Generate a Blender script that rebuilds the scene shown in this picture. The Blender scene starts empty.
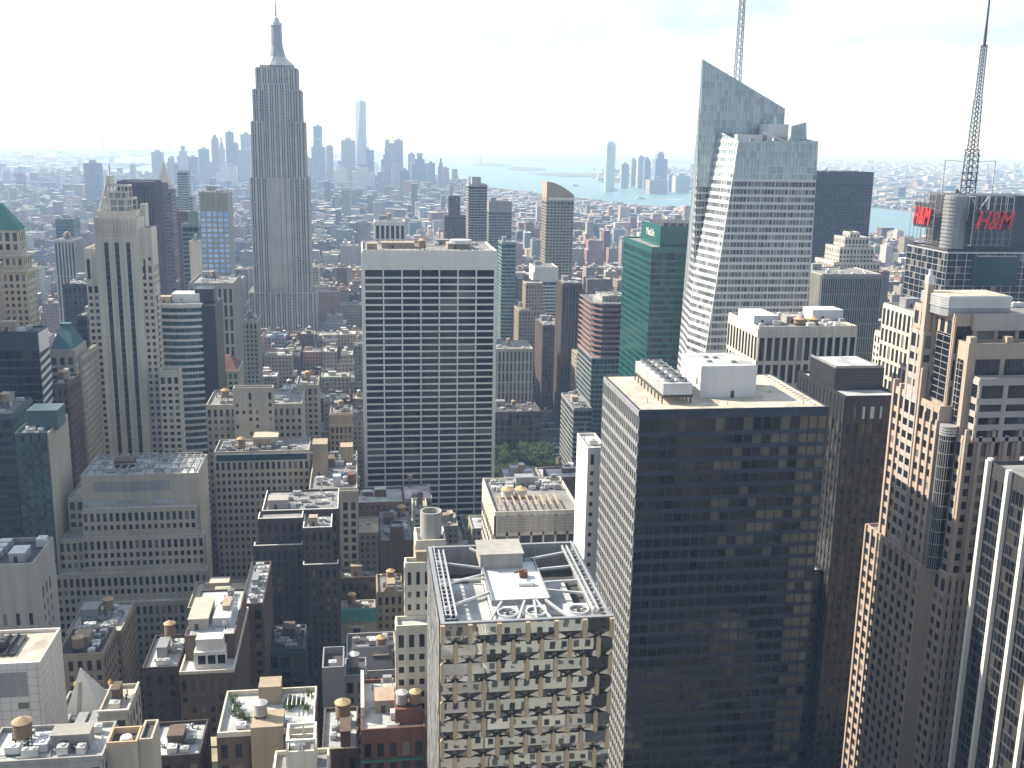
import bpy, math, random
from mathutils import Matrix, Vector
rnd = random.Random(7)
S = bpy.context.scene
COL = S.collection
R = math.radians

# ------------------------------------------------------------------ camera
FOC, CX, CY, CAMZ = 1060.0, 512.0, 384.0, 260.0
_p, _y, _r = R(13.0), R(8.3), R(1.05)
FWD = Vector((math.sin(_y)*math.cos(_p), math.cos(_y)*math.cos(_p), -math.sin(_p)))
_r0 = Vector((math.cos(_y), -math.sin(_y), 0)); _u0 = _r0.cross(FWD)
RGT = _r0*math.cos(_r) + _u0*math.sin(_r); UPV = RGT.cross(FWD)
cam = bpy.data.cameras.new('camera'); camo = bpy.data.objects.new('camera', cam); COL.objects.link(camo)
cam.sensor_width = 36.0; cam.lens = FOC/1024*36.0
cam.clip_start = 1.0; cam.clip_end = 90000
M3 = Matrix((RGT, UPV, -FWD)).transposed()
camo.matrix_world = Matrix.Translation((0, 0, CAMZ)) @ M3.to_4x4()
S.camera = camo

def at(px, py, Y):
    """point in the city seen at a picture position, Y metres down the avenue"""
    d = FWD*FOC + RGT*(px-CX) - UPV*(py-CY); t = Y/d.y
    return Vector((d.x*t, Y, CAMZ + d.z*t))
def atz(px, py, z=0.0):
    d = FWD*FOC + RGT*(px-CX) - UPV*(py-CY); t = (z-CAMZ)/d.z
    return Vector((d.x*t, d.y*t, z))
def proj(x, y, z):
    v = Vector((x, y, z-CAMZ)); c = v.dot(FWD)
    if c < 1: return (-9999, -9999)
    return (CX + FOC*v.dot(RGT)/c, CY - FOC*v.dot(UPV)/c)

# ------------------------------------------------------------------ light
SUN_EL = R(37); SUNV = Vector((-0.90, 0.436, 0)).normalized()      # towards the sun, on the ground plan
sun = bpy.data.lights.new('sun', 'SUN'); suno = bpy.data.objects.new('sun', sun); COL.objects.link(suno)
sun.energy = 4.9; sun.angle = R(0.5); sun.color = (1.0, 0.91, 0.76)
tosun = Vector((SUNV.x*math.cos(SUN_EL), SUNV.y*math.cos(SUN_EL), math.sin(SUN_EL)))
suno.rotation_euler = tosun.to_track_quat('Z', 'Y').to_euler()
W = bpy.data.worlds.new('World'); S.world = W; W.use_nodes = True
nt = W.node_tree; nt.nodes.clear()
sky = nt.nodes.new('ShaderNodeTexSky'); sky.sky_type = 'NISHITA'; sky.sun_disc = False
sky.sun_elevation = SUN_EL; sky.sun_rotation = math.atan2(SUNV.x, SUNV.y)
sky.altitude = 0; sky.air_density = 1.0; sky.dust_density = 1.6; sky.ozone_density = 1.0
bg = nt.nodes.new('ShaderNodeBackground'); bg.inputs[1].default_value = 0.078
out = nt.nodes.new('ShaderNodeOutputWorld')
tc = nt.nodes.new('ShaderNodeTexCoord'); mp = nt.nodes.new('ShaderNodeMapping'); mp.inputs['Scale'].default_value = (1.2, 1.2, 4.2)
cn = nt.nodes.new('ShaderNodeTexNoise'); cn.inputs['Scale'].default_value = 3.1; cn.inputs['Detail'].default_value = 9; cn.inputs['Roughness'].default_value = .55
cr = nt.nodes.new('ShaderNodeValToRGB'); cr.color_ramp.elements[0].position = .45; cr.color_ramp.elements[1].position = .62; cr.color_ramp.elements[0].color = (.38, .38, .38, 1)
mixc = nt.nodes.new('ShaderNodeMix'); mixc.data_type = 'RGBA'; mixc.inputs['B'].default_value = (8.2, 8.5, 8.9, 1)
# a bright bank of thin cloud to the south, unseen north dimmed to cut ambient
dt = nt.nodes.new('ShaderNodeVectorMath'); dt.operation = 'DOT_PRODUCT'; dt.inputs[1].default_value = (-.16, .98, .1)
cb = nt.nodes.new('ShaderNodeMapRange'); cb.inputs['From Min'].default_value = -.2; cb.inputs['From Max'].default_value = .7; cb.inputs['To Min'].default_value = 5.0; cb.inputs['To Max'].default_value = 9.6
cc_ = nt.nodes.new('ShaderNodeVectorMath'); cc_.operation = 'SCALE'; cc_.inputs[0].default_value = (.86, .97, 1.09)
L = nt.links.new
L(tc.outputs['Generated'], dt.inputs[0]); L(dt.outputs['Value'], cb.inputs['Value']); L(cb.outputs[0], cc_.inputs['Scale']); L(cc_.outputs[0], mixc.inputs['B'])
L(tc.outputs['Generated'], mp.inputs[0]); L(mp.outputs[0], cn.inputs['Vector']); L(cn.outputs[0], cr.inputs[0])
sz_ = nt.nodes.new('ShaderNodeSeparateXYZ'); L(tc.outputs['Generated'], sz_.inputs[0])
he = nt.nodes.new('ShaderNodeMapRange'); he.inputs['From Min'].default_value = 0; he.inputs['From Max'].default_value = .10; he.inputs['To Min'].default_value = .75; he.inputs['To Max'].default_value = 0; L(sz_.outputs['Z'], he.inputs['Value'])
ha = nt.nodes.new('ShaderNodeMath'); ha.operation = 'ADD'; ha.use_clamp = True; L(cr.outputs[0], ha.inputs[0]); L(he.outputs[0], ha.inputs[1])
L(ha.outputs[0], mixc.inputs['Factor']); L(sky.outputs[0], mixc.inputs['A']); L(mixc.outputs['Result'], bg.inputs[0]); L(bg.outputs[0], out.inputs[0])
vs = S.view_settings; vs.view_transform = 'Standard'; vs.look = 'None'; vs.exposure = 0.95; vs.gamma = 1; vs.use_curve_mapping = False
S.cycles.use_denoising = True; S.cycles.max_bounces = 5; S.cycles.diffuse_bounces = 3; S.cycles.glossy_bounces = 3
S.cycles.volume_bounces = 1; S.cycles.transparent_max_bounces = 4; S.cycles.caustics_reflective = False; S.cycles.caustics_refractive = False

# ------------------------------------------------------------------ materials
MATS = {}
def _new(name):
    m = bpy.data.materials.new(name); m.use_nodes = True; t = m.node_tree
    b = t.nodes['Principled BSDF']; return m, t, b
def stone(name, col, rough=.88, var=.22, scale=.035, streak=True, metal=0.0, spec=.3):
    """weathered opaque surface: broad patches, fine grain and vertical rain streaks"""
    m, t, b = _new(name); N = t.nodes.new; l = t.links.new
    g = N('ShaderNodeNewGeometry')
    n1 = N('ShaderNodeTexNoise'); n1.inputs['Scale'].default_value = scale; n1.inputs['Detail'].default_value = 6
    l(g.outputs['Position'], n1.inputs['Vector'])
    mp = N('ShaderNodeMapping'); mp.inputs['Scale'].default_value = (.55, .55, .03) if streak else (.4, .4, .4)
    n2 = N('ShaderNodeTexNoise'); n2.inputs['Scale'].default_value = 1.0; n2.inputs['Detail'].default_value = 5
    l(g.outputs['Position'], mp.inputs[0]); l(mp.outputs[0], n2.inputs['Vector'])
    ad = N('ShaderNodeMath'); ad.operation = 'ADD'; l(n1.outputs[0], ad.inputs[0]); l(n2.outputs[0], ad.inputs[1])
    mr = N('ShaderNodeMapRange'); mr.inputs['From Min'].default_value = .65; mr.inputs['From Max'].default_value = 1.35
    mr.inputs['To Min'].default_value = 1-var; mr.inputs['To Max'].default_value = 1+var
    l(ad.outputs[0], mr.inputs['Value'])
    vm = N('ShaderNodeVectorMath'); vm.operation = 'SCALE'; vm.inputs[0].default_value = col[:3]
    l(mr.outputs[0], vm.inputs['Scale']); l(vm.outputs[0], b.inputs['Base Color'])
    b.inputs['Roughness'].default_value = rough; b.inputs['Metallic'].default_value = metal; b.inputs['Specular IOR Level'].default_value = spec
    return m
def glass(name, col, blind=(.17, .165, .15), frac=.10, rough=.07, var=.6, spec=.38, metal=0.0, bump=.12):
    """one pane of many: each has its own tint, some have blinds down behind them"""
    m, t, b = _new(name); N = t.nodes.new; l = t.links.new
    a = N('ShaderNodeAttribute'); a.attribute_name = 'rnd'
    gt = N('ShaderNodeMapRange'); gt.inputs['From Min'].default_value = 1-frac-.02; gt.inputs['From Max'].default_value = 1-frac+.02
    l(a.outputs['Fac'], gt.inputs['Value'])
    ml = N('ShaderNodeMath'); ml.operation = 'MULTIPLY'; ml.inputs[1].default_value = 7.31; l(a.outputs['Fac'], ml.inputs[0])
    fr = N('ShaderNodeMath'); fr.operation = 'FRACT'; l(ml.outputs[0], fr.inputs[0])
    mr = N('ShaderNodeMapRange'); mr.inputs['To Min'].default_value = 1-var; mr.inputs['To Max'].default_value = 1+var; l(fr.outputs[0], mr.inputs['Value'])
    vm = N('ShaderNodeVectorMath'); vm.operation = 'SCALE'; vm.inputs[0].default_value = col[:3]; l(mr.outputs[0], vm.inputs['Scale'])
    mx = N('ShaderNodeMix'); mx.data_type = 'RGBA'; mx.inputs['B'].default_value = (*blind, 1)
    l(gt.outputs[0], mx.inputs['Factor']); l(vm.outputs[0], mx.inputs['A']); l(mx.outputs['Result'], b.inputs['Base Color'])
    b.inputs['Roughness'].default_value = rough; b.inputs['Specular IOR Level'].default_value = spec; b.inputs['Metallic'].default_value = metal
    g = N('ShaderNodeNewGeometry'); nz = N('ShaderNodeTexNoise'); nz.inputs['Scale'].default_value = .35
    bp = N('ShaderNodeBump'); bp.inputs['Strength'].default_value = bump; bp.inputs['Distance'].default_value = .25
    l(g.outputs['Position'], nz.inputs['Vector']); l(nz.outputs[0], bp.inputs['Height']); l(bp.outputs[0], b.inputs['Normal'])
    return m
def roofmat(name, col, var=.35, scale=.12):
    m, t, b = _new(name); N = t.nodes.new; l = t.links.new
    g = N('ShaderNodeNewGeometry'); n1 = N('ShaderNodeTexNoise'); n1.inputs['Scale'].default_value = scale; n1.inputs['Detail'].default_value = 8; n1.inputs['Roughness'].default_value = .65
    l(g.outputs['Position'], n1.inputs['Vector'])
    mr = N('ShaderNodeMapRange'); mr.inputs['From Min'].default_value = .33; mr.inputs['From Max'].default_value = .67
    mr.inputs['To Min'].default_value = 1-var; mr.inputs['To Max'].default_value = 1+var*.6
    l(n1.outputs[0], mr.inputs['Value'])
    v = N('ShaderNodeTexVoronoi'); v.distance = 'CHEBYCHEV'; v.inputs['Scale'].default_value = .22; l(g.outputs['Position'], v.inputs['Vector'])
    sc = N('ShaderNodeSeparateColor'); l(v.outputs['Color'], sc.inputs[0])
    r2 = N('ShaderNodeMapRange'); r2.inputs['From Min'].default_value = .55; r2.inputs['From Max'].default_value = .95; r2.inputs['To Min'].default_value = 1.0; r2.inputs['To Max'].default_value = .72; l(sc.outputs[0], r2.inputs['Value'])
    mm = N('ShaderNodeMath'); mm.operation = 'MULTIPLY'; l(mr.outputs[0], mm.inputs[0]); l(r2.outputs[0], mm.inputs[1])
    vm = N('ShaderNodeVectorMath'); vm.operation = 'SCALE'; vm.inputs[0].default_value = col[:3]
    l(mm.outputs[0], vm.inputs['Scale']); l(vm.outputs[0], b.inputs['Base Color']); b.inputs['Roughness'].default_value = .9
    return m
def citywall():
    """wall of the smaller far buildings: tone from the face attribute, one window per UV cell"""
    m, t, b = _new('city_wall'); N = t.nodes.new; l = t.links.new
    a = N('ShaderNodeAttribute'); a.attribute_name = 'tone'
    uv = N('ShaderNodeUVMap'); uv.uv_map = 'UVMap'
    fr = N('ShaderNodeVectorMath'); fr.operation = 'FRACTION'; l(uv.outputs[0], fr.inputs[0])
    fl = N('ShaderNodeVectorMath'); fl.operation = 'FLOOR'; l(uv.outputs[0], fl.inputs[0])
    wn = N('ShaderNodeTexWhiteNoise'); wn.noise_dimensions = '2D'; l(fl.outputs[0], wn.inputs['Vector'])
    sp = N('ShaderNodeSeparateXYZ'); l(fr.outputs[0], sp.inputs[0])
    def band(s, lo, hi):
        x = N('ShaderNodeMath'); x.operation = 'GREATER_THAN'; x.inputs[1].default_value = lo; l(s, x.inputs[0])
        y = N('ShaderNodeMath'); y.operation = 'LESS_THAN'; y.inputs[1].default_value = hi; l(s, y.inputs[0])
        z = N('ShaderNodeMath'); z.operation = 'MULTIPLY'; l(x.outputs[0], z.inputs[0]); l(y.outputs[0], z.inputs[1]); return z.outputs[0]
    k = N('ShaderNodeMath'); k.operation = 'MULTIPLY'; l(band(sp.outputs['X'], .26, .74), k.inputs[0]); l(band(sp.outputs['Y'], .22, .74), k.inputs[1])
    gr = N('ShaderNodeValToRGB'); e = gr.color_ramp.elements; e[0].color = (.02, .024, .03, 1); e[1].color = (.16, .17, .17, 1)
    e[0].position = .2; l(wn.outputs['Value'], gr.inputs[0])
    g = N('ShaderNodeNewGeometry'); nz = N('ShaderNodeTexNoise'); nz.inputs['Scale'].default_value = .08; nz.inputs['Detail'].default_value = 5; l(g.outputs['Position'], nz.inputs['Vector'])
    mr = N('ShaderNodeMapRange'); mr.inputs['To Min'].default_value = .6; mr.inputs['To Max'].default_value = 1.4; l(nz.outputs[0], mr.inputs['Value'])
    vm = N('ShaderNodeVectorMath'); vm.operation = 'SCALE'; l(a.outputs['Color'], vm.inputs[0]); l(mr.outputs[0], vm.inputs['Scale'])
    mx = N('ShaderNodeMix'); mx.data_type = 'RGBA'; l(k.outputs[0], mx.inputs['Factor']); l(vm.outputs[0], mx.inputs['A']); l(gr.outputs[0], mx.inputs['B'])
    l(mx.outputs['Result'], b.inputs['Base Color'])
    rr = N('ShaderNodeMapRange'); rr.inputs['To Min'].default_value = .85; rr.inputs['To Max'].default_value = .2; l(k.outputs[0], rr.inputs['Value']); l(rr.outputs[0], b.inputs['Roughness'])
    return m
def tonemat(name, attr='tone', rough=.9, scale=.1):
    m, t, b = _new(name); N = t.nodes.new; l = t.links.new
    a = N('ShaderNodeAttribute'); a.attribute_name = attr
    g = N('ShaderNodeNewGeometry'); nz = N('ShaderNodeTexNoise'); nz.inputs['Scale'].default_value = scale; nz.inputs['Detail'].default_value = 6; l(g.outputs['Position'], nz.inputs['Vector'])
    mr = N('ShaderNodeMapRange'); mr.inputs['From Min'].default_value = .3; mr.inputs['From Max'].default_value = .7; mr.inputs['To Min'].default_value = .6; mr.inputs['To Max'].default_value = 1.3; l(nz.outputs[0], mr.inputs['Value'])
    vm = N('ShaderNodeVectorMath'); vm.operation = 'SCALE'; l(a.outputs['Color'], vm.inputs[0]); l(mr.outputs[0], vm.inputs['Scale']); l(vm.outputs[0], b.inputs['Base Color'])
    b.inputs['Roughness'].default_value = rough
    return m
LIME = stone('limestone', (.42, .385, .32)); LIME2 = stone('pale_limestone', (.58, .54, .46)); GREYST = stone('grey_stone', (.34, .33, .31))
TAN = stone('tan_brick', (.34, .28, .21)); BROWN = stone('brown_brick', (.12, .09, .073), var=.3); RED = stone('red_brick', (.16, .08, .06), var=.3)
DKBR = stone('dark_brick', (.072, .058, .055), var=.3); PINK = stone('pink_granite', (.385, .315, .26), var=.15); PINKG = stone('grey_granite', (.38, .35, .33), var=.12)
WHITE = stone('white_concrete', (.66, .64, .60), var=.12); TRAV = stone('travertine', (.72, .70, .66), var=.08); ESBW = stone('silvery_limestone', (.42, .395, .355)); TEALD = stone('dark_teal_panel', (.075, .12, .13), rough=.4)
BLACKM = stone('black_granite', (.030, .031, .034), rough=.35, var=.3, spec=.5); BRONZE = stone('bronze_metal', (.06, .045, .035), rough=.4, metal=.3)
ALU = stone('aluminium', (.55, .56, .57), rough=.42, metal=.5, var=.1); DKMET = stone('dark_metal', (.07, .07, .075), rough=.5, metal=.3, var=.3)
GREYMET = stone('grey_metal', (.30, .31, .32), rough=.5, metal=.3); WHMET = stone('white_metal', (.58, .59, .60), rough=.5, var=.08)
NAVY = stone('navy_spandrel', (.036, .045, .064), rough=.5, spec=.3); TANM = stone('tan_metal', (.50, .38, .25), rough=.5, var=.1)
ESBS = stone('darker_spandrel', (.13, .13, .135), rough=.5); COPPER = stone('green_copper', (.055, .19, .155), var=.25); BLUECOP = stone('blue_copper', (.05, .14, .17), var=.25); REDTILE = stone('red_tile', (.14, .07, .055)); REDP = stone('red_paint', (.70, .03, .03), rough=.5, var=.05)
ORNET = stone('orange_netting', (.36, .17, .14), var=.3); WOOD = stone('tank_wood', (.26, .19, .13), streak=True, var=.3); CONE = stone('tank_cone', (.46, .33, .20), var=.3)
GREENM = stone('green_spandrel', (.010, .095, .078), rough=.25, spec=.6); TEALM = stone('teal_spandrel', (.19, .27, .25), rough=.4)
BLUEGL = glass('blue_glass', (.36, .55, .85), blind=(.5, .68, .9), frac=.3, rough=.5, var=.2)
GSLAB = glass('slab_glass', (.006, .008, .011), blind=(.11, .105, .095), frac=.08, var=.85, spec=.3); GDARK = glass('dark_glass', (.016, .020, .028)); GBLACK = glass('black_glass', (.007, .009, .013), blind=(.05, .048, .042), frac=.12, spec=.3)
GBROWN = glass('bronze_glass', (.019, .017, .014), blind=(.115, .095, .066), frac=.26, spec=.4); GTEAL = glass('teal_glass', (.016, .05, .055), blind=(.05, .11, .105), frac=.25, spec=.4)
GGREEN = glass('green_glass', (.003, .036, .032), blind=(.006, .075, .06), frac=.2, rough=.1); GPALE = glass('pale_glass', (.38, .48, .51), blind=(.46, .54, .55), frac=.2, rough=.12, metal=.2, var=.18); GMID = glass('taupe_glass', (.13, .145, .155), blind=(.26, .28, .29), frac=.14, var=.5)
GMIRR = glass('mirror_glass', (.44, .45, .46), blind=(.42, .40, .36), frac=.06, rough=.02, metal=.92, var=.12, bump=0.0)
RTAN = roofmat('tan_gravel_roof', (.50, .45, .37), var=.2); RWHITE = roofmat('silver_coated_roof', (.47, .49, .50), var=.35); RGREY = roofmat('grey_roof', (.24, .24, .24)); RDARK = roofmat('tar_roof', (.07, .07, .075))
LEAF = roofmat('foliage', (.065, .115, .028), var=.6, scale=.5); CITYW = citywall(); CITYR = tonemat('city_roof', 'tone')

# ------------------------------------------------------------------ mesh building
class MB:
    def __init__(s): s.v = []; s.f = []; s.a = []; s.uv = None; s.mi = None; s.tone = None
    def face(s, pts, r=None):
        i = len(s.v); s.v += [tuple(p) for p in pts]; s.f.append(tuple(range(i, i+len(pts)))); s.a.append(rnd.random() if r is None else r)
    def hexa(s, p):   # 8 corners, bottom ring then top ring (counter-clockwise from above)
        i = len(s.v); s.v += [tuple(q) for q in p]
        for f in ((3, 2, 1, 0), (4, 5, 6, 7), (0, 1, 5, 4), (1, 2, 6, 5), (2, 3, 7, 6), (3, 0, 4, 7)):
            s.f.append(tuple(i+k for k in f)); s.a.append(rnd.random())
    def box(s, x0, x1, y0, y1, z0, z1):
        s.hexa([(x0, y0, z0), (x1, y0, z0), (x1, y1, z0), (x0, y1, z0), (x0, y0, z1), (x1, y0, z1), (x1, y1, z1), (x0, y1, z1)])
    def frus(s, a, z0, b, z1):
        s.hexa([(a[0], a[2], z0), (a[1], a[2], z0), (a[1], a[3], z0), (a[0], a[3], z0), (b[0], b[2], z1), (b[1], b[2], z1), (b[1], b[3], z1), (b[0], b[3], z1)])
    def prism(s, poly, z0, z1, poly2=None):
        p2 = poly2 or poly; n = len(poly); i = len(s.v)
        s.v += [(x, y, z0) for x, y in poly] + [(x, y, z1) for x, y in p2]
        s.f.append(tuple(i+k for k in reversed(range(n)))); s.f.append(tuple(i+n+k for k in range(n))); s.a += [.5, .5]
        for k in range(n): s.f.append((i+k, i+(k+1) % n, i+n+(k+1) % n, i+n+k)); s.a.append(rnd.random())
    def cyl(s, cx, cy, r, z0, z1, r2=None, n=16):
        r2 = r if r2 is None else r2
        P = lambda q: [(cx+q*math.cos(2*math.pi*k/n), cy+q*math.sin(2*math.pi*k/n)) for k in range(n)]
        s.prism(P(r), z0, z1, P(max(r2, .01)))
    def bar(s, p, q, w, h=None):
        p = Vector(p); q = Vector(q); d = (q-p).normalized(); h = h or w
        a = d.cross(Vector((0, 0, 1)));
        if a.length < .01: a = Vector((1, 0, 0))
        a.normalize(); c = a.cross(d).normalized(); a = a*w/2; c = c*h/2
        s.hexa([p-a-c, p+a-c, p+a+c, p-a+c, q-a-c, q+a-c, q+a+c, q-a+c])
    def lbox(s, P, u, n, u0, u1, d0, d1, z0, z1):
        Q = lambda a, d, z: (P[0]+u[0]*a+n[0]*d, P[1]+u[1]*a+n[1]*d, z)
        s.hexa([Q(u0, d1, z0), Q(u1, d1, z0), Q(u1, d0, z0), Q(u0, d0, z0), Q(u0, d1, z1), Q(u1, d1, z1), Q(u1, d0, z1), Q(u0, d0, z1)])
    def empty(s): return not s.f
    def build(s, name, mat, parent=None, base=None, smooth=False):
        if not s.f: return None
        me = bpy.data.meshes.new(name)
        if parent is not None: base = base or parent['_b']
        elif base is None:
            xs = [p[0] for p in s.v]; ys = [p[1] for p in s.v]; base = ((min(xs)+max(xs))/2, (min(ys)+max(ys))/2, min(p[2] for p in s.v))
        bx, by, bz = base
        me.from_pydata([(p[0]-bx, p[1]-by, p[2]-bz) for p in s.v], [], s.f)
        at_ = me.attributes.new('rnd', 'FLOAT', 'FACE'); at_.data.foreach_set('value', s.a)
        if s.tone:
            t = me.attributes.new('tone', 'FLOAT_COLOR', 'FACE'); t.data.foreach_set('color', [c for q in s.tone for c in (*q, 1.0)])
        if s.uv:
            uv = me.uv_layers.new(name='UVMap'); uv.data.foreach_set('uv', [c for q in s.uv for c in q])
        for m in (mat if isinstance(mat, (list, tuple)) else [mat]): me.materials.append(m)
        if s.mi: me.polygons.foreach_set('material_index', s.mi)
        if smooth: me.polygons.foreach_set('use_smooth', [True]*len(s.f))
        me.update()
        o = bpy.data.objects.new(name, me); COL.objects.link(o)
        if parent is not None: o.parent = parent
        else: o.location = base
        return o
def tag(o, label=None, cat=None, group=None, kind=None):
    if label: o['label'] = label
    if cat: o['category'] = cat
    if group: o['group'] = group
    if kind: o['kind'] = kind
    return o
BASES = []
def thing(name, label, cat, base, group=None):
    o = bpy.data.objects.new(name, None); COL.objects.link(o); o.location = base; o.empty_display_size = .5
    o['_b'] = tuple(base); BASES.append(o); return tag(o, label, cat, group)

# ------------------------------------------------------------------ building system
SOLID = MB()   # plain volumes of the named buildings, only used to find what they hide
FOOT = []      # footprints taken: x0, x1, y0, y1
DIRS = {'F': ((1, 0), (0, -1)), 'L': ((0, -1), (-1, 0)), 'R': ((0, 1), (1, 0)), 'B': ((-1, 0), (0, 1))}
class Bld:
    def __init__(s, name, label, wall, glass_, group=None, roof=RGREY, cat='building', pier=None, span=None, base=None, nind=100):
        s.name, s.label, s.cat, s.group = name, label, cat, group
        s.wm, s.gm, s.rm, s.pm, s.sm, s.nind = wall, glass_, roof, pier, span, nind
        s.wall = MB(); s.roof = MB(); s.roofs = [s.roof]; s.pier = MB() if pier else s.wall; s.span = MB() if span else s.wall
        s.panes = []; s.extra = []; s.root = None; s.base = base
    def part(s, name, mb, mat, label=None, under=None):
        s.extra.append((name, mb, mat, label, under)); return mb
    def face(s, P, u, n, w, z0, z1, st):
        cw, fh = st.get('cw', 3.6), st.get('fh', 3.6); pw, sh = st.get('pw', 1.6), st.get('sh', 1.7)
        pd, sd = st.get('pd', .35), st.get('sd', .2); top = st.get('top', 1.5); per = st.get('per', 1); m = st.get('m', 0.0)
        nc = max(1, round((w-2*m)/cw)); cw = (w-2*m)/nc; nf = max(1, int((z1-z0-top)/fh))
        zt = z1-top
        if m > 0:
            for a, b_ in ((0, m), (w-m, w)): s.pier.lbox(P, u, n, a, b_, 0, pd, z0, z1-.02)
        skip = st.get('skip', ())
        if pw > 0:
            for i in range(nc+1):
                if i % per: continue
                a = m+i*cw; big = st.get('bw', pw) if i % st.get('bper', 1) == 0 else pw
                a0, a1 = max(a-big/2, m if m else 0), min(a+big/2, w-m)
                if a1-a0 > .02: s.pier.lbox(P, u, n, a0, a1, 0, pd, z0, z1-.02)
        if sh > 0:
            for k in range(nf+1):
                zz = zt-k*fh
                if zz-.02 > z0: s.span.lbox(P, u, n, m, w-m, 0, sd, max(z0, zz-(sh if k else 0)), (z1-.04) if k == 0 else zz) if (k or top > 0) else None
        g0 = .06; po = pw/2 if (pw > 0 and per == 1) else .08
        for k in range(nf):
            zb = zt-(k+1)*fh; zc = zt-k*fh-(sh if k else 0)
            zb_, zc_ = zb+.0, zc
            # window opening sits between spandrels
            lo, hi = zt-(k+1)*fh, zt-k*fh-sh if k else zt-sh*0
            if k: lo, hi = zt-(k+1)*fh, zt-k*fh-sh
            else: lo, hi = zt-fh, zt
            if hi-lo < .3 or lo < z0: continue
            for i in range(nc):
                if (i, k) in skip: continue
                a0, a1 = m+i*cw+po, m+(i+1)*cw-po
                if st.get('drop') and rnd.random() < st['drop']: continue
                Q = lambda a, z: (P[0]+u[0]*a+n[0]*g0, P[1]+u[1]*a+n[1]*g0, z)
                s.panes.append(((Q(a0, lo), Q(a1, lo), Q(a1, hi), Q(a0, hi)), n, st['rfun'](i/nc, k) if 'rfun' in st else None))
    def block(s, x0, x1, y0, y1, z0, z1, st=None, faces='FLR', parapet=1.1, roof=True, core=True, reg=True, cap=None):
        if s.root is None:
            b = s.base or ((x0+x1)/2, (y0+y1)/2, 0.15); s.root = thing(s.name, s.label, s.cat, b, s.group)
        if reg: FOOT.append((x0-1, x1+1, y0-1, y1+1, s.name))
        if core: s.wall.box(x0, x1, y0, y1, z0, z1); SOLID.box(x0, x1, y0, y1, z0, z1)
        if roof:
            t = .45; rf_ = MB(); s.roofs.append(rf_); rf_.face([(x0+t, y0+t, z1+.05), (x1-t, y0+t, z1+.05), (x1-t, y1-t, z1+.05), (x0+t, y1-t, z1+.05)])
            if parapet > 0:
                mb = s.wall if cap is None else cap; h = z1+parapet
                mb.box(x0, x1, y0, y0+t, z1+.002, h); mb.box(x0, x1, y1-t, y1, z1+.002, h)
                mb.box(x0, x0+t, y0+t, y1-t, z1+.002, h); mb.box(x1-t, x1, y0+t, y1-t, z1+.002, h)
        if st:
            C = {'F': ((x0, y0), x1-x0), 'L': ((x0, y1), y1-y0), 'R': ((x1, y0), y1-y0), 'B': ((x1, y1), x1-x0)}
            for f in faces:
                P, w = C[f]; u, n = DIRS[f]; s.face(P, u, n, w, z0, z1, st.get(f, st) if isinstance(st.get(f), dict) else st)
        return s
    def finish(s):
        r = s.root
        s.wall.build('wall', s.wm, r)
        if s.pm: s.pier.build('pier', s.pm, r)
        if s.sm: s.span.build('spandrel', s.sm, r)
        for rf_ in s.roofs: rf_.build('roof', s.rm, r)
        def key(p):
            c = [sum(q[k] for q in p[0])/len(p[0]) for k in range(3)]
            x, y = proj(*c); d = math.hypot(c[0], c[1], c[2]-CAMZ)
            vis = -(p[1][0]*c[0] + p[1][1]*c[1]) > 0
            return d + (0 if vis else 1e5) + (0 if 0 < x < 1024 and 0 < y < 768 else 5e4)
        ps = sorted(s.panes, key=key)
        nind = s.nind if len(ps) > 100 else len(ps)
        for p in ps[:nind]:
            mb = MB(); mb.face(p[0], p[2] if len(p) > 2 else None); mb.build('window', s.gm, r)
        if len(ps) > nind:
            mb = MB()
            for p in ps[nind:]: mb.face(p[0], p[2] if len(p) > 2 else None)
            o = mb.build('window', s.gm, r); o['kind'] = 'stuff'; o['label'] = 'the many smaller and farther windows'
        done = {}
        for name, mb, mat, lab, under in s.extra:
            o = mb.build(name, mat, done.get(id(under), r), base=s.root['_b'])
            if o and lab: o['label'] = lab
            if o: done[id(mb)] = o
        return r

def bulkhead(b, x0, x1, y0, y1, z, h, mat=GREYST, name='bulkhead', roofm=RGREY, door=True):
    m = MB(); m.box(x0, x1, y0, y1, z, z+h); m.box(x0-.15, x1+.15, y0-.15, y1+.15, z+h+.003, z+h+.35)
    b.part(name, m, mat)
    if door and x1-x0 > 3:
        d = MB(); c = x0+(x1-x0)*.3; d.box(c, c+1.2, y0-.06, y0-.01, z+.05, z+2.2); b.part('door', d, DKMET, under=m)
def tank(b, cx, cy, z, r=2.1, h=4.0, leg=2.5, mat=WOOD, cone=CONE):
    m = MB(); m.cyl(cx, cy, r, z+leg, z+leg+h, r*.96)
    for k in range(5): m.cyl(cx, cy, r*1.012, z+leg+.3+k*h*.2, z+leg+.38+k*h*.2)
    b.part('water_tank', m, mat)
    c = MB(); c.cyl(cx, cy, r*1.12, z+leg+h+.003, z+leg+h+r*.62, .1); b.part('tank_roof', c, cone, under=m)
    s_ = MB()
    for a in (-1, 1):
        for c_ in (-1, 1): s_.box(cx+a*r*.65-.12, cx+a*r*.65+.12, cy+c_*r*.65-.12, cy+c_*r*.65+.12, z, z+leg)
    s_.box(cx-r, cx+r, cy-r*.7, cy-r*.55, z+leg-.35, z+leg-.02); s_.box(cx-r, cx+r, cy+r*.55, cy+r*.7, z+leg-.35, z+leg-.02)
    for a in (-1, 1): s_.bar((cx-r*.65, cy+a*r*.65, z+.1), (cx+r*.65, cy+a*r*.65, z+leg-.3), .12)
    b.part('tank_stand', s_, DKMET, under=m)
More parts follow.
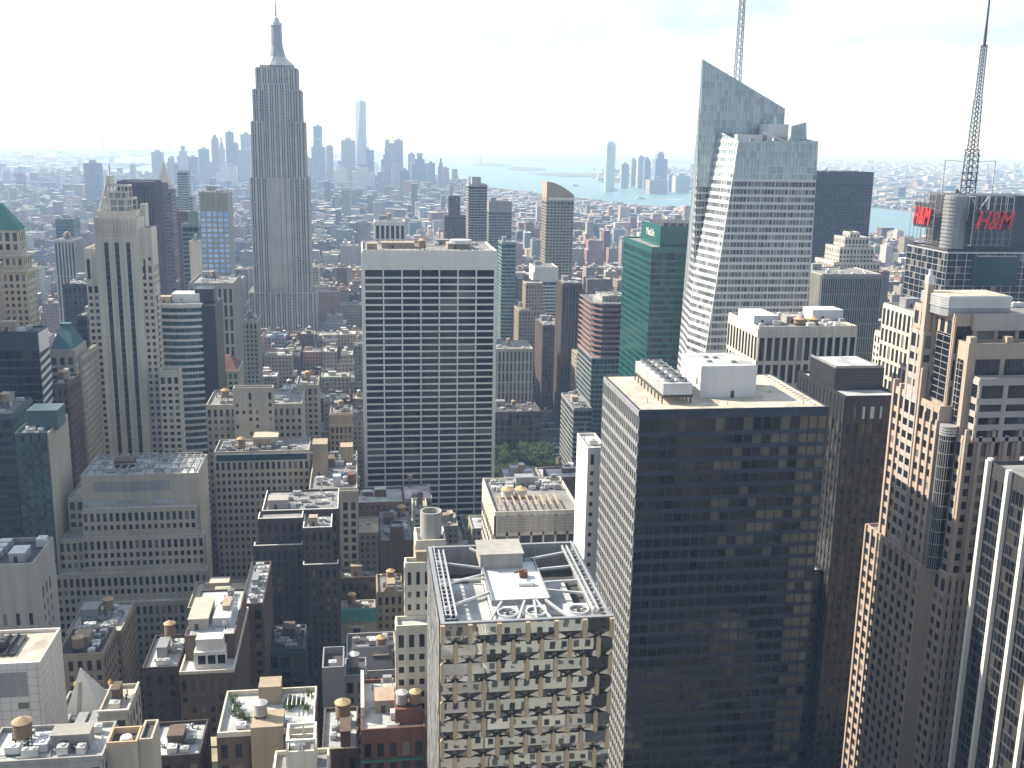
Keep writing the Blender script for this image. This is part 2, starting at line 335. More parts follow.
def acunit(b, x, y, z, w=3., d=2., h=1.6, mat=ALU):
    m = MB(); m.box(x, x+w, y, y+d, z+.25, z+h)
    for k in (0.1, .8): m.box(x+w*k, x+w*k+.2, y+.1, y+d-.1, z, z+.25)
    n = max(1, int(w/1.6))
    for k in range(n): m.cyl(x+(k+.5)*w/n, y+d/2, min(.6, d*.35), z+h+.002, z+h+.25, n=10)
    b.part('air_conditioner', m, mat)
def duct(b, pts, z, w=.9, mat=ALU):
    m = MB()
    for p, q in zip(pts[:-1], pts[1:]): m.bar((*p, z+w*.8), (*q, z+w*.8), w, w)
    for p in pts: m.box(p[0]-.12, p[0]+.12, p[1]-.12, p[1]+.12, z, z+w*.5)
    b.part('duct', m, mat)
def clutter(b, x0, x1, y0, y1, z, n=6, tanks=1, mats=(GREYST, TAN, GREYMET, BROWN), seed=None):
    n = int(n*1.5)
    r = random.Random(seed if seed is not None else int(abs(x0*31+y0*7)))
    used = []
    def spot(w, d):
        for _ in range(30):
            x = r.uniform(x0+1, max(x0+1.1, x1-w-1)); y = r.uniform(y0+1, max(y0+1.1, y1-d-1))
            if x+w > x1-.6 or y+d > y1-.6: continue
            if all(x+w < a or x > a+c or y+d < e or y > e+g for a, e, c, g in used):
                used.append((x-.4, y-.4, w+.8, d+.8)); return x, y
        return None
    W_, D_ = x1-x0, y1-y0
    p = spot(min(W_*.35, 8), min(D_*.35, 7))
    if p: bulkhead(b, p[0], p[0]+min(W_*.35, 8), p[1], p[1]+min(D_*.35, 7), z, r.uniform(3, 5), r.choice(mats))
    for _ in range(tanks):
        q = spot(4.4, 4.4)
        if q: tank(b, q[0]+2.2, q[1]+2.2, z, r.uniform(1.7, 2.2), r.uniform(3.2, 4.2), r.uniform(1.5, 3.5))
    for _ in range(n):
        w, d = r.uniform(1.5, 4.5), r.uniform(1.3, 2.6); q = spot(w, d)
        if q: acunit(b, q[0], q[1], z, w, d, r.uniform(1.1, 2.2), r.choice((ALU, ALU, GREYMET, WHMET)))
    for _ in range(int(n*1.2)):
        x, y = r.uniform(x0+.8, x1-.8), r.uniform(y0+.8, y1-.8); hh = r.uniform(.5, 1.7); m = MB(); rr_ = r.uniform(.12, .3)
        m.cyl(x, y, rr_, z+.05, z+hh, n=8); m.cyl(x, y, rr_*1.7, z+hh+.01, z+hh+.22, rr_*.6, 8); b.part('roof_vent', m, r.choice((ALU, DKMET, GREYMET)))
    for _ in range(n//3):
        x, y = r.uniform(x0+1, max(x0+1.1, x1-W_*.5)), r.uniform(y0+1, y1-1); m = MB(); L1 = r.uniform(3, W_*.45); m.bar((x, y, z+.4), (x+L1, y, z+.4), .18)
        yb_ = min(y+r.uniform(2, 6), y1-.6); m.bar((x+L1, y, z+.4), (x+L1, yb_, z+.4), .18); b.part('roof_pipe', m, r.choice((ALU, DKMET)))
    if n > 4:
        q = spot(3.2, 2.4)
        if q:
            m = MB(); zz_ = z+2.2
            for a in (0, 3): 
                for c in (0, 2.2): m.box(q[0]+a, q[0]+a+.14, q[1]+c, q[1]+c+.14, z+.05, zz_)
            m.box(q[0]-.1, q[0]+3.3, q[1]-.1, q[1]+2.5, zz_+.01, zz_+.16); m.box(q[0]+.4, q[0]+2.8, q[1]+.3, q[1]+2., zz_+.17, zz_+1.5); b.part('plant_platform', m, GREYMET)
    if W_ > 10 and n > 2:
        q = spot(6, 2)
        if q: duct(b, [(q[0], q[1]), (q[0]+3, q[1]), (q[0]+3, q[1]+1.8)], z, .7)

def xz(px, py, Y):
    p = at(px, py, Y); return p.x, p.z

# ------------------------------------------------------------------ the setting: land, water, roads, air
def landmat(name, c1, c2, c3, sc):
    m, t, b = _new(name); N = t.nodes.new; l = t.links.new
    g = N('ShaderNodeNewGeometry'); v = N('ShaderNodeTexVoronoi'); v.inputs['Scale'].default_value = sc; l(g.outputs['Position'], v.inputs['Vector'])
    n = N('ShaderNodeTexNoise'); n.inputs['Scale'].default_value = sc*.12; n.inputs['Detail'].default_value = 8; l(g.outputs['Position'], n.inputs['Vector'])
    sx = N('ShaderNodeSeparateColor'); l(v.outputs['Color'], sx.inputs[0])
    r = N('ShaderNodeValToRGB'); r.color_ramp.elements[0].color = (*c1, 1); r.color_ramp.elements[1].color = (*c2, 1); l(sx.outputs[0], r.inputs[0])
    k = N('ShaderNodeMapRange'); k.inputs['From Min'].default_value = .45; k.inputs['From Max'].default_value = .6; l(n.outputs[0], k.inputs['Value'])
    mx = N('ShaderNodeMix'); mx.data_type = 'RGBA'; mx.inputs['B'].default_value = (*c3, 1); l(k.outputs[0], mx.inputs['Factor']); l(r.outputs[0], mx.inputs['A']); l(mx.outputs['Result'], b.inputs['Base Color'])
    b.inputs['Roughness'].default_value = .95; return m
LAND = landmat('land', (.05, .055, .05), (.18, .17, .155), (.07, .10, .05), .012)
ISLE = landmat('island_land', (.06, .09, .04), (.14, .15, .10), (.05, .08, .03), .02)
ASPH = roofmat('asphalt', (.055, .055, .058), var=.25, scale=.3); PAVE = roofmat('pavement', (.20, .19, .18), var=.2, scale=.4)
g = MB(); g.face([(-30000, -600, 0), (30000, -600, 0), (30000, 31000, 0), (-30000, 31000, 0)]); tag(g.build('ground', LAND), kind='structure')
wm, wt, wb = _new('water'); wb.inputs['Base Color'].default_value = (.08, .20, .25, 1); wb.inputs['Roughness'].default_value = .38
_n = wt.nodes.new('ShaderNodeTexNoise'); _n.inputs['Scale'].default_value = .03; _n.inputs['Detail'].default_value = 6
_g = wt.nodes.new('ShaderNodeNewGeometry'); _b = wt.nodes.new('ShaderNodeBump'); _b.inputs['Strength'].default_value = .5; _b.inputs['Distance'].default_value = 4
wt.links.new(_g.outputs['Position'], _n.inputs['Vector']); wt.links.new(_n.outputs[0], _b.inputs['Height']); wt.links.new(_b.outputs[0], wb.inputs['Normal'])
def sheet(name, pts, z, mat, kind='structure', z0=None):
    m = MB(); P = [atz(px, py, z) for px, py in pts]
    xs = [(p.x, p.y) for p in P]
    ar = sum(a[0]*b[1]-b[0]*a[1] for a, b in zip(xs, xs[1:]+xs[:1]))
    if ar < 0: xs = xs[::-1]
    m.prism(xs, z-1.2 if z0 is None else z0, z); return tag(m.build(name, mat), kind=kind)
sheet('bay_water', [(366, 160), (385, 154), (470, 153), (600, 157), (760, 160), (760, 195), (690, 208), (870, 237), (1060, 265), (1060, 229), (870, 207), (760, 198), (690, 209), (640, 206), (590, 200), (545, 195), (500, 188), (470, 184), (430, 176), (385, 172)][:5] +
      [(760, 212), (690, 208), (640, 205), (590, 199), (545, 194), (500, 188), (470, 183), (430, 176), (385, 171)], 2.0, wm)
sheet('river_water', [(690, 188), (870, 206), (1060, 226), (1060, 264), (870, 237), (690, 207.6)], 2.6, wm)
sheet('east_river_water', [(88, 180), (97, 172), (130, 168), (152, 165.5), (300, 168), (300, 174), (190, 175), (150, 178)], 2.0, wm)
sheet('harbour_water', [(80, 160), (165, 155), (330, 153), (330, 160), (170, 163.5), (110, 163)], 2.0, wm)
sheet('jersey_shore', [(592, 178), (602, 182.5), (640, 184), (655, 188), (700, 190.5), (870, 207.3), (1060, 227.2), (1100, 160), (860, 156), (700, 158), (694, 168), (640, 168), (602, 170)], 3.8, LAND)
tag(sheet('harbour_island', [(471, 165), (478, 162.8), (492, 162.5), (512, 165), (510, 166.3), (488, 166.3)], 5.0, ISLE))
tag(sheet('harbour_island', [(505, 169), (516, 166.5), (545, 168), (547, 170.5), (520, 170.8)], 5.0, ISLE))
tag(sheet('harbour_pier', [(528, 173.2), (560, 172.4), (604, 174), (604, 176.6), (565, 176.6), (540, 174.8)], 5.0, ISLE))
tag(sheet('far_shore', [(500, 160.5), (540, 158), (600, 157.5), (690, 160), (692, 163.5), (600, 162), (545, 161.3)], 4.0, LAND))
h = MB()
for x0, x1, y, hh, seed in ((-1500, 9500, 21500, 95, 3), (5000, 27000, 26500, 120, 5), (-26000, -2500, 27000, 60, 8)):
    rr = random.Random(seed); n = 46; ph = [rr.uniform(0, 6) for _ in range(4)]
    for k in range(n):
        def hz(q):
            a = q/n; return max(3, hh*min(1, 5*a, 5*(1-a))*(.62+.22*math.sin(a*9+ph[0])+.1*math.sin(a*23+ph[1])+.05*math.sin(a*61+ph[2])))
        xa, xb = x0+(x1-x0)*k/n, x0+(x1-x0)*(k+1)/n
        h.face([(xa, y, 0), (xb, y, 0), (xb, y+1500, hz(k+1)), (xa, y+1500, hz(k))]); h.face([(xa, y+1500, hz(k)), (xb, y+1500, hz(k+1)), (xb, y+3200, 0), (xa, y+3200, 0)])
tag(h.build('hills', ISLE), kind='structure')
AVE = [-1480, -1150, -820, -490, -325, -160, 170, 500, 830, 1160, 1490]; ST0, STD = 60.0, 80.0
rd = MB(); rd.face([(-1700, -200, .02), (1560, -200, .02), (1560, 3700, .02), (-1700, 3700, .02)]); tag(rd.build('road', ASPH), kind='structure')
pv = MB(); BLK = []
for a, b_ in zip(AVE[:-1], AVE[1:]):
    for k in range(-2, 45):
        y0, y1 = ST0+k*STD+9, ST0+(k+1)*STD-9; x0, x1 = a+15, b_-15
        pv.box(x0, x1, y0, y1, .025, .15); BLK.append((x0+4, x1-4, y0+3.5, y1-3.5))
tag(pv.build('pavement', PAVE), kind='structure')
PAINT = stone('road_paint', (.75, .75, .72), var=.15); lm = MB()
for a in AVE[4:8]:
    for k in range(0, 130):
        y = 300+k*9
        for dx in (-7, -2.4, 2.4, 7): lm.box(a+dx-.08, a+dx+.08, y, y+3.2, .022, .028)
    for k in range(3, 20):
        for q in range(-12, 13, 1):
            for sgn in (-1, 1): lm.box(a+q, a+q+.5, ST0+k*STD+sgn*11-1.4, ST0+k*STD+sgn*11+1.4, .022, .028)
tag(lm.build('road_marking', PAINT), kind='structure')
# the air between here and the horizon
hz_ = MB(); hz_.box(-33000, 33000, -700, 33000, -9.0, 480)
hm = bpy.data.materials.new('haze_air'); hm.use_nodes = True; ht = hm.node_tree; ht.nodes.clear()
ho = ht.nodes.new('ShaderNodeOutputMaterial'); hv = ht.nodes.new('ShaderNodeVolumePrincipled')
hv.inputs['Color'].default_value = (.42, .63, 1.0, 1); hv.inputs['Absorption Color'].default_value = (1, 1, 1, 1); hv.inputs['Density'].default_value = 0.000108; hv.inputs['Anisotropy'].default_value = .25
ht.links.new(hv.outputs[0], ho.inputs['Volume']); tag(hz_.build('haze', hm), kind='stuff')

# ------------------------------------------------------------------ named buildings, near to far
def hero(name, label, wall, gl, pl, pr, py, Y, D, st, z0=.1, faces='FLR', par=1.1, roof=RGREY, group=None, pier=None, span=None, nind=100, parapet_cap=None, pyr=None):
    b = Bld(name, label, wall, gl, group, roof, pier=pier, span=span, nind=nind)
    x0, z = xz(pl, py, Y); x1, z2 = xz(pr, py if pyr is None else pyr, Y)
    z -= par; b.block(x0, x1, Y, Y+D, z0, z, st, faces, par); b.x0, b.x1, b.y0, b.y1, b.z = x0, x1, Y, Y+D, z
    return b
ST = lambda **k: k

# faceted glass tower in the foreground
def faceted_tower():
    b = Bld('faceted_glass_tower', 'faceted mirror glass tower with tan metal fins and open steel roof frame in the foreground', GREYMET, GMIRR, roof=RDARK)
    x0, z = xz(441, 625, 200); x1, _ = xz(613, 618, 200); y0, y1 = 200.0, 242.5
    b.root = thing(b.name, b.label, 'office tower', ((x0+x1)/2, (y0+y1)/2, .1)); FOOT.append((x0, x1, y0, y1, b.name))
    b.wall.box(x0+.6, x1-.6, y0+.6, y1-.6, .1, z-7)
    fin = b.part('metal_fin', MB(), TANM); rib = b.part('floor_ridge', MB(), GREYMET)
    fh = 4.35; nf = 34; w = x1-x0; nc = 6; cw = w/nc
    def col(P, u, n, wd, nc, finmat, pan, deep):
        cw = wd/nc
        Q = lambda a, d, zz: (P[0]+u[0]*a+n[0]*d, P[1]+u[1]*a+n[1]*d, zz)
        for k in range(nf):
            zt = z-k*fh; zb = zt-fh
            off = 0 if k % 2 == 0 else .5
            # flat mirror panels from fin to fin, folded inwards along their lower edge
            for i in range(-1, nc+1):
                A0, A1 = max((i+off)*cw, 0), min((i+off+1)*cw, wd)
                if A1-A0 < .2: continue
                am = (A0+A1)/2; zm = zb+fh*.42; e1, e2 = rnd.uniform(-.02, .02), rnd.uniform(-.035, .035)
                pan.append([Q(A0, .30+e1, zt), Q(A0, .30-e1, zm), Q(A1, .30+e2-e1, zm), Q(A1, .30+e2, zt)])
                pan.append([Q(A0, .30, zm), Q(A0, .30, zb), Q(am, -.28, zb)]); pan.append([Q(A0, .30, zm), Q(am, -.28, zb), Q(A1, .30, zm)]); pan.append([Q(A1, .30, zm), Q(am, -.28, zb), Q(A1, .30, zb)])
            for i in range(0, nc+1):
                a = (i+off)*cw
                if a > wd+.01: continue
                hw = .44; zc = zt-fh*.45; hh = fh*.60
                a = min(max(a, .3), wd-.3)
                poly = [(a, zc+hh), (a-hw, zc+hh*.72), (a-hw, zc-hh*.72), (a, zc-hh), (a+hw, zc-hh*.72), (a+hw, zc+hh*.72)]
                if zc+hh > z: poly = [(a-hw, z), (a-hw, zc-hh*.72), (a, zc-hh), (a+hw, zc-hh*.72), (a+hw, z)]
                f = [Q(q[0], deep, q[1]) for q in poly]; g_ = [Q(q[0], .1, q[1]) for q in poly]
                if finmat is not None:
                    finmat.face(f)
                    for i2 in range(len(f)): finmat.face([f[i2], g_[i2], g_[(i2+1) % len(f)], f[(i2+1) % len(f)]])
    pf = []; col((x0, y0), (1, 0), (0, -1), w, nc, fin, pf, .75)
    for p in pf: b.panes.append((p, (0, -1)))
    # hexagonal tiled sides
    side = b.part('hexagon_cladding', MB(), GREYMET); back = b.part('cladding_backing', MB(), DKMET)
    for P, u, n in (((x0, y1), (0, -1), (-1, 0)), ((x1, y0), (0, 1), (1, 0))):
        back.lbox(P, u, n, 0, y1-y0, -.4, .1, .2, z)
        Q = lambda a, d, zz: (P[0]+u[0]*a+n[0]*d, P[1]+u[1]*a+n[1]*d, zz)
        hw, hh = 1.32, 2.1
        for k in range(46):
            for i in range(17):
                a = (i+.5)*2.5+(1.25 if k % 2 else 0); zc = z-1.8-k*3.15
                if a+hw > y1-y0 or a-hw < 0: continue
                t = rnd.uniform(.16, .3); tt = rnd.uniform(-.08, .08)
                side.face([Q(a, t+tt, zc+hh*.97), Q(a-hw*.9, t, zc+hh*.5), Q(a-hw*.9, t, zc-hh*.5), Q(a, t-tt, zc-hh*.97), Q(a+hw*.9, t, zc-hh*.5), Q(a+hw*.9, t, zc+hh*.5)][::(1)])
    # open roof frame
    fr = b.part('roof_frame', MB(), ALU); edge = b.part('roof_rim', MB(), GREYMET); t = .9
    edge.box(x0, x1, y0, y0+t, z-.4, z+.25); edge.box(x0, x1, y1-t, y1, z-.4, z+.25); edge.box(x0, x0+t, y0+t, y1-t, z-.4, z+.25); edge.box(x1-t, x1, y0+t, y1-t, z-.4, z+.25)
    tr = b.part('window_washing_track', MB(), ALU)
    tr2 = b.part('window_washing_track', MB(), ALU)
    for q in (2.2, 3.3): tr.box(x0+q, x0+q+.35, y0+3, y1-3, z-.2, z+.55); tr2.box(x1-q-.35, x1-q, y0+3, y1-3, z-.2, z+.55)
    for k in range(18):
        yy = y0+3+k*(y1-y0-7)/17; tr.box(x0+.9, x0+3.6, yy, yy+.3, z-.5, z-.22); tr2.box(x1-3.6, x1-.9, yy, yy+.3, z-.5, z-.22)
        fr.box(x0+1.1, x0+1.3, yy, yy+.15, z+.25, z+1.1); fr.box(x1-1.3, x1-1.1, yy, yy+.15, z+.25, z+1.1)
    fr.box(x0+1.1, x0+1.3, y0+2, y1-2, z+1.1, z+1.2); fr.box(x1-1.3, x1-1.1, y0+2, y1-2, z+1.1, z+1.2)
    dk = z-6.9; b.roof.face([(x0+.8, y0+.8, dk), (x1-.8, y0+.8, dk), (x1-.8, y1-.8, dk), (x0+.8, y1-.8, dk)])
    wl = b.part('roof_well_wall', MB(), GREYMET)
    wl.box(x0+.5, x1-.5, y0+.9, y0+1.3, z-7, z-.41); wl.box(x0+.5, x1-.5, y1-1.3, y1-.9, z-7, z-.41); wl.box(x0+.5, x0+.88, y0+1.3, y1-1.3, z-7, z-.41); wl.box(x1-.88, x1-.5, y0+1.3, y1-1.3, z-7, z-.41)
    lv = b.part('roof_deck', MB(), RWHITE); lv.box(x0+4.6, x0+12, y0+9, y1-12, dk+.03, z-4.6); lv = b.part('roof_deck', MB(), RWHITE); lv.box(x1-12, x1-4.8, y0+12, y1-12, dk+.03, z-4.6)
    ct = b.part('plant_room', MB(), WHMET); ct.box(x0+12.2, x1-11.4, y0+12, y1-8, dk+.02, z-1.2); ct2 = b.part('parapet', MB(), GREYMET, under=ct)
    cx0, cx1, cy0, cy1 = x0+12.2, x1-11.4, y0+12, y1-8
    for q in ((cx0, cx1, cy0-.25, cy0-.003), (cx0, cx1, cy1+.003, cy1+.25), (cx0-.25, cx0-.003, cy0, cy1), (cx1+.003, cx1+.25, cy0, cy1)): ct2.box(*q, z-1.8, z-.5)
    up = b.part('upper_plant_room', MB(), GREYST); up.box(x0+11.5, x0+21.5, y1-12, y1-3.2, z-1.15, z+2.3); up.box(x0+11.2, x0+21.8, y1-12.3, y1-2.9, z+2.303, z+2.6)
    un = b.part('cleaning_crane', MB(), REDTILE); un.box(x0+20, x0+21.8, y1-18, y1-16.2, z-1.15, z+.3); un.bar((x0+20.9, y1-17, z+.3), (x0+18.5, y1-19.5, z+.9), .35)
    pt = b.part('pipe', MB(), ALU); pt.cyl(x0+22, y1-22, .8, z-1.15, z-.4); pt.box(x0+19, x0+22, y1-22.6, y1-21.4, z-1.15, z-.5)
    # radiating beams
    for p, q in (((x0+1, y1-9), (cx0, cy1-4)), ((x0+1, y1-20), (cx0, cy1-10)), ((x0+1, y0+8), (cx0, cy0+5)), ((x0+10, y0+1), (cx0+2, cy0)), ((x0+16, y0+1), (cx0+7, cy0)), ((x0+20, y0+1), (cx0+9, cy0)),
                 ((x1-13, y0+1), (cx1-3, cy0)), ((x1-9, y0+1), (cx1-1, cy0)), ((x1-1, y0+12), (cx1, cy0+5)), ((x1-1, y0+20), (cx1, cy0+9)), ((x1-1, y1-14), (cx1, cy1-6)), ((x1-1, y1-5), (cx1-2, cy1)), ((x0+10, y1-1), (cx0+4, cy1)), ((x0+1, y0+20), (cx0, cy0+15))):
        fr.bar((*p, z-.2), (*q, z-.9), .5, .5)
    for k, fx in enumerate((x0+14.5, x0+20.6, x0+29.8)):
        f = b.part('cooling_fan', MB(), WHMET); f.box(fx-2.6, fx+2.6, y0+1.8, y0+9.4, dk+.05, z-.9); 
        c = b.part('fan_ring', MB(), ALU, under=f)
        n = 20
        for q in range(n):
            a0, a1 = 2*math.pi*q/n, 2*math.pi*(q+1)/n
            for ra, rb, za, zb in ((1.9, 2.3, z-.3, z-.3), (2.3, 2.3, z-.3, z-.9), (1.9, 1.9, z-.9, z-.3)):
                c.face([(fx+ra*math.cos(a0), y0+5.4+ra*math.sin(a0), za), (fx+ra*math.cos(a1), y0+5.4+ra*math.sin(a1), za), (fx+rb*math.cos(a1), y0+5.4+rb*math.sin(a1), zb), (fx+rb*math.cos(a0), y0+5.4+rb*math.sin(a0), zb)])
        d = b.part('fan_blade', MB(), DKMET, under=f); d.cyl(fx, y0+5.4, .4, z-.85, z-.35, n=8)
        for q in range(7):
            a = q*.898; d.face([(fx+.3*math.cos(a), y0+5.4+.3*math.sin(a), z-.5), (fx+1.8*math.cos(a-.18), y0+5.4+1.8*math.sin(a-.18), z-.65), (fx+1.8*math.cos(a+.3), y0+5.4+1.8*math.sin(a+.3), z-.4)])
    b.finish()
faceted_tower()

# the dark tower with the cream roof
b = hero('dark_office_tower', 'broad dark glass tower with cream roof, white rooftop box and rows of cooling fans', NAVY, GBROWN, 640, 828, 410, 310, 49,
         ST(cw=3.05, fh=4.25, pw=.4, sh=1.55, pd=.2, sd=.12, top=2.6, rfun=lambda u, k: (.97 if (u > .80 and rnd.random() < .8) or (u > .34 and k < 11 and rnd.random() < .28) else rnd.random()*.70), L=ST(cw=3.05, fh=4.25, pw=.6, sh=1.5, pd=.5, sd=.38, top=2.2)), roof=RTAN, par=.35, faces='F', nind=100)
P, w = (b.x0, b.y1), b.y1-b.y0
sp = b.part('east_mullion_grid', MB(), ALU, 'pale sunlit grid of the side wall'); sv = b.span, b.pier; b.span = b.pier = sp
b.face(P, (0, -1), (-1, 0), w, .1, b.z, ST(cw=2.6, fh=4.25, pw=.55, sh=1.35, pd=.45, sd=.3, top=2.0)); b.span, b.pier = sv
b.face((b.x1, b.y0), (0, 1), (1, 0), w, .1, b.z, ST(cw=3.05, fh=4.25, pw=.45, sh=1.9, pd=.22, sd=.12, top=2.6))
x0, x1, y0, y1, z = b.x0, b.x1, b.y0, b.y1, b.z
pw_ = b.part('rooftop_box', MB(), WHMET); bx = (x0+24, x0+43, y0+15, y0+37); pw_.box(*bx, z+.06, z+10.5)
pr = b.part('rooftop_box_roof', MB(), RWHITE); pr.box(bx[0]+.2, bx[1]-.2, bx[2]+.2, bx[3]-.2, z+10.51, z+10.7)
hb = b.part('roof_hatch', MB(), GREYMET)
for a, c in ((4, 6), (8, 12), (12, 5), (5, 13)): hb.box(bx[0]+a, bx[0]+a+1.6, bx[2]+c, bx[2]+c+1.2, z+10.71, z+11.4)
dd = b.part('door', MB(), DKMET); dd.box(bx[0]+10.5, bx[0]+11.7, bx[2]-.08, bx[2]-.01, z+.1, z+2.4); dd.box(bx[0]-.08, bx[0]-.01, bx[2]+3, bx[2]+4.2, z+4, z+6.2)
fz = z+3.0; fx0, fx1, fy0, fy1 = x0+9.5, x0+19.0, y0+8, y0+43
cf = b.part('cooling_tower', MB(), WHMET); cf.box(fx0, fx1, fy0, fy1, fz, fz+3.8)
cl = b.part('cooling_tower_louvre', MB(), GREYMET)
for k in range(5):
    cl.box(fx0-.15, fx0-.01, fy0+.3, fy1-.3, fz+.3+k*.7, fz+.62+k*.7)
ba = b.part('cooling_tower_support', MB(), DKMET)
for k in range(9):
    yy = fy0+.5+k*(fy1-fy0-1)/8; ba.box(fx0-.2, fx0+.15, yy, yy+.3, z+.06, fz); ba.box(fx1-.3, fx1+.1, yy, yy+.3, z+.06, fz)
ba.box(fx0-.4, fx1+.3, fy0-.3, fy0+.2, fz-.7, fz-.05); ba.box(fx0-.4, fx0, fy0+.2, fy1+.3, fz-.7, fz-.05); ba.box(fx1, fx1+.3, fy0+.2, fy1+.3, fz-.7, fz-.05)
for r_ in range(2):
    for k in range(6):
        cx, cy = fx0+2.6+r_*4.3, fy0+3.1+k*5.7
        f = b.part('cooling_fan', MB(), GREYMET, under=cf); n = 16
        for q in range(n):
            a0, a1 = 2*math.pi*q/n, 2*math.pi*(q+1)/n
            for ra, rb, za, zb in ((1.75, 1.75, fz+3.8, fz+4.9), (1.55, 1.75, fz+4.9, fz+4.9), (1.55, 1.55, fz+3.82, fz+4.9)):
                f.face([(cx+ra*math.cos(a0), cy+ra*math.sin(a0), za), (cx+ra*math.cos(a1), cy+ra*math.sin(a1), za), (cx+rb*math.cos(a1), cy+rb*math.sin(a1), zb), (cx+rb*math.cos(a0), cy+rb*math.sin(a0), zb)])
        d = b.part('fan_blade', MB(), DKMET, under=f); d.cyl(cx, cy, .35, fz+4, fz+4.5, n=8)
        for q in range(6):
            a = q*1.047; d.face([(cx, cy, fz+4.3), (cx+1.5*math.cos(a-.2), cy+1.5*math.sin(a-.2), fz+4.2), (cx+1.5*math.cos(a+.25), cy+1.5*math.sin(a+.25), fz+4.4)])
pp = b.part('roof_post', MB(), GREYMET)
for a, c in ((30, 5), (55, 4), (50, 20), (44, 12), (5, 10)): pp.box(x0+a, x0+a+.2, y0+c, y0+c+.2, z+.06, z+1.6)
ln = b.part('roof_walkway', MB(), RWHITE); ln.box(x0+41, x1-8, y1-4.5, y1-3.2, z+.06, z+.14); ln.box(x1-7.5, x1-6.6, y0+6, y1-3.2, z+.06, z+.14)
for k in range(16): ln.box(x1-3.4, x1-2.2, y0+4+k*2.8, y0+5.2+k*2.8, z+.06, z+.3)
b.finish()

# black granite tower behind it
b = hero('black_granite_tower', 'black granite tower with pale terrace and black louvred box, behind the broad dark tower', BLACKM, GBROWN, 846, 901, 396, 375, 46,
         ST(cw=3.4, fh=4.1, pw=1.5, sh=1.9, pd=.35, sd=.15, top=10), roof=RWHITE, par=1.2, nind=60)
x0, x1, y0, y1, z = b.x0, b.x1, b.y0, b.y1, b.z
cr_ = b.part('penthouse', MB(), BLACKM); cr_.box(x0+1.5, x1-.5, y0+14, y1-8, z+.06, z+9); 
b.roof.box(x0+3, x1-2, y0+16, y1-10, z+9.01, z+9.3)
lo = b.part('penthouse_louvre', MB(), DKMET)
for k in range(5): lo.box(x0+9, x1-1.5, y0+13.8, y0+13.99, z+2+k*1.3, z+2.7+k*1.3)
rl = b.part('penthouse_rail', MB(), GREYMET); rl.box(x0+1.6, x1-.6, y0+14.1, y0+14.3, z+9.01, z+10); rl.box(x0+1.6, x0+1.8, y0+14.3, y1-8.1, z+9.01, z+10)
lit = b.part('top_window', MB(), GPALE, 'tall top-floor window')
for k in range(4): lit.box(x0+2.5+k*4, x0+4.3+k*4, y0-.2, y0-.02, z-8, z-3.2)
b.block(x0-22, x0-1, y0+6, y1-4, .1, z-74, ST(cw=4, fh=4.1, pw=1.6, sh=2), 'F', 1.0)
b.finish()

# white slab with the ribbon windows
b = hero('white_slab_tower', 'tall pale travertine slab with seven columns of dark ribbon windows in the middle', TRAV, GSLAB, 362, 497, 250, 630, 56,
         ST(cw=11.2, fh=4.06, pw=.8, sh=1.1, pd=.5, sd=.3, top=10.4, m=1.2), roof=RGREY, par=1.3, pyr=248)
x0, x1, y0, y1, z = b.x0, b.x1, b.y0, b.y1, b.z
jt = b.part('panel_joint', MB(), GREYST)
for k in range(1, 7): jt.box(x0+1.2+k*11.2*(x1-x0-2.4)/78.4-.12, x0+1.2+k*11.2*(x1-x0-2.4)/78.4+.12, y0-.36, y0-.02, z-9.6, z-.1)
for a, c, w_, d_, h_ in ((3, 8, 6, 10, 4), (12, 22, 20, 12, 3.2), (52, 20, 14, 14, 3)): bulkhead(b, x0+a, x0+a+w_, y0+c, y0+c+d_, z, h_, TAN)
m = b.part('rooftop_drum', MB(), ALU); m.cyl(x0+60, y0+22, 7, z+3.4, z+5.6, n=24)
tank(b, x0+36, y0+16, z, 2.4, 4, 1.5); clutter(b, x0+4, x1-4, y0+30, y1-3, z, 8, 0)
for k in range(18): pp = b.part('roof_beam', MB(), WHITE) if k == 0 else pp; pp.box(x0+1+k*4.3, x0+1.4+k*4.3, y0+.5, y0+5, z+.9, z+1.25)
b.finish()

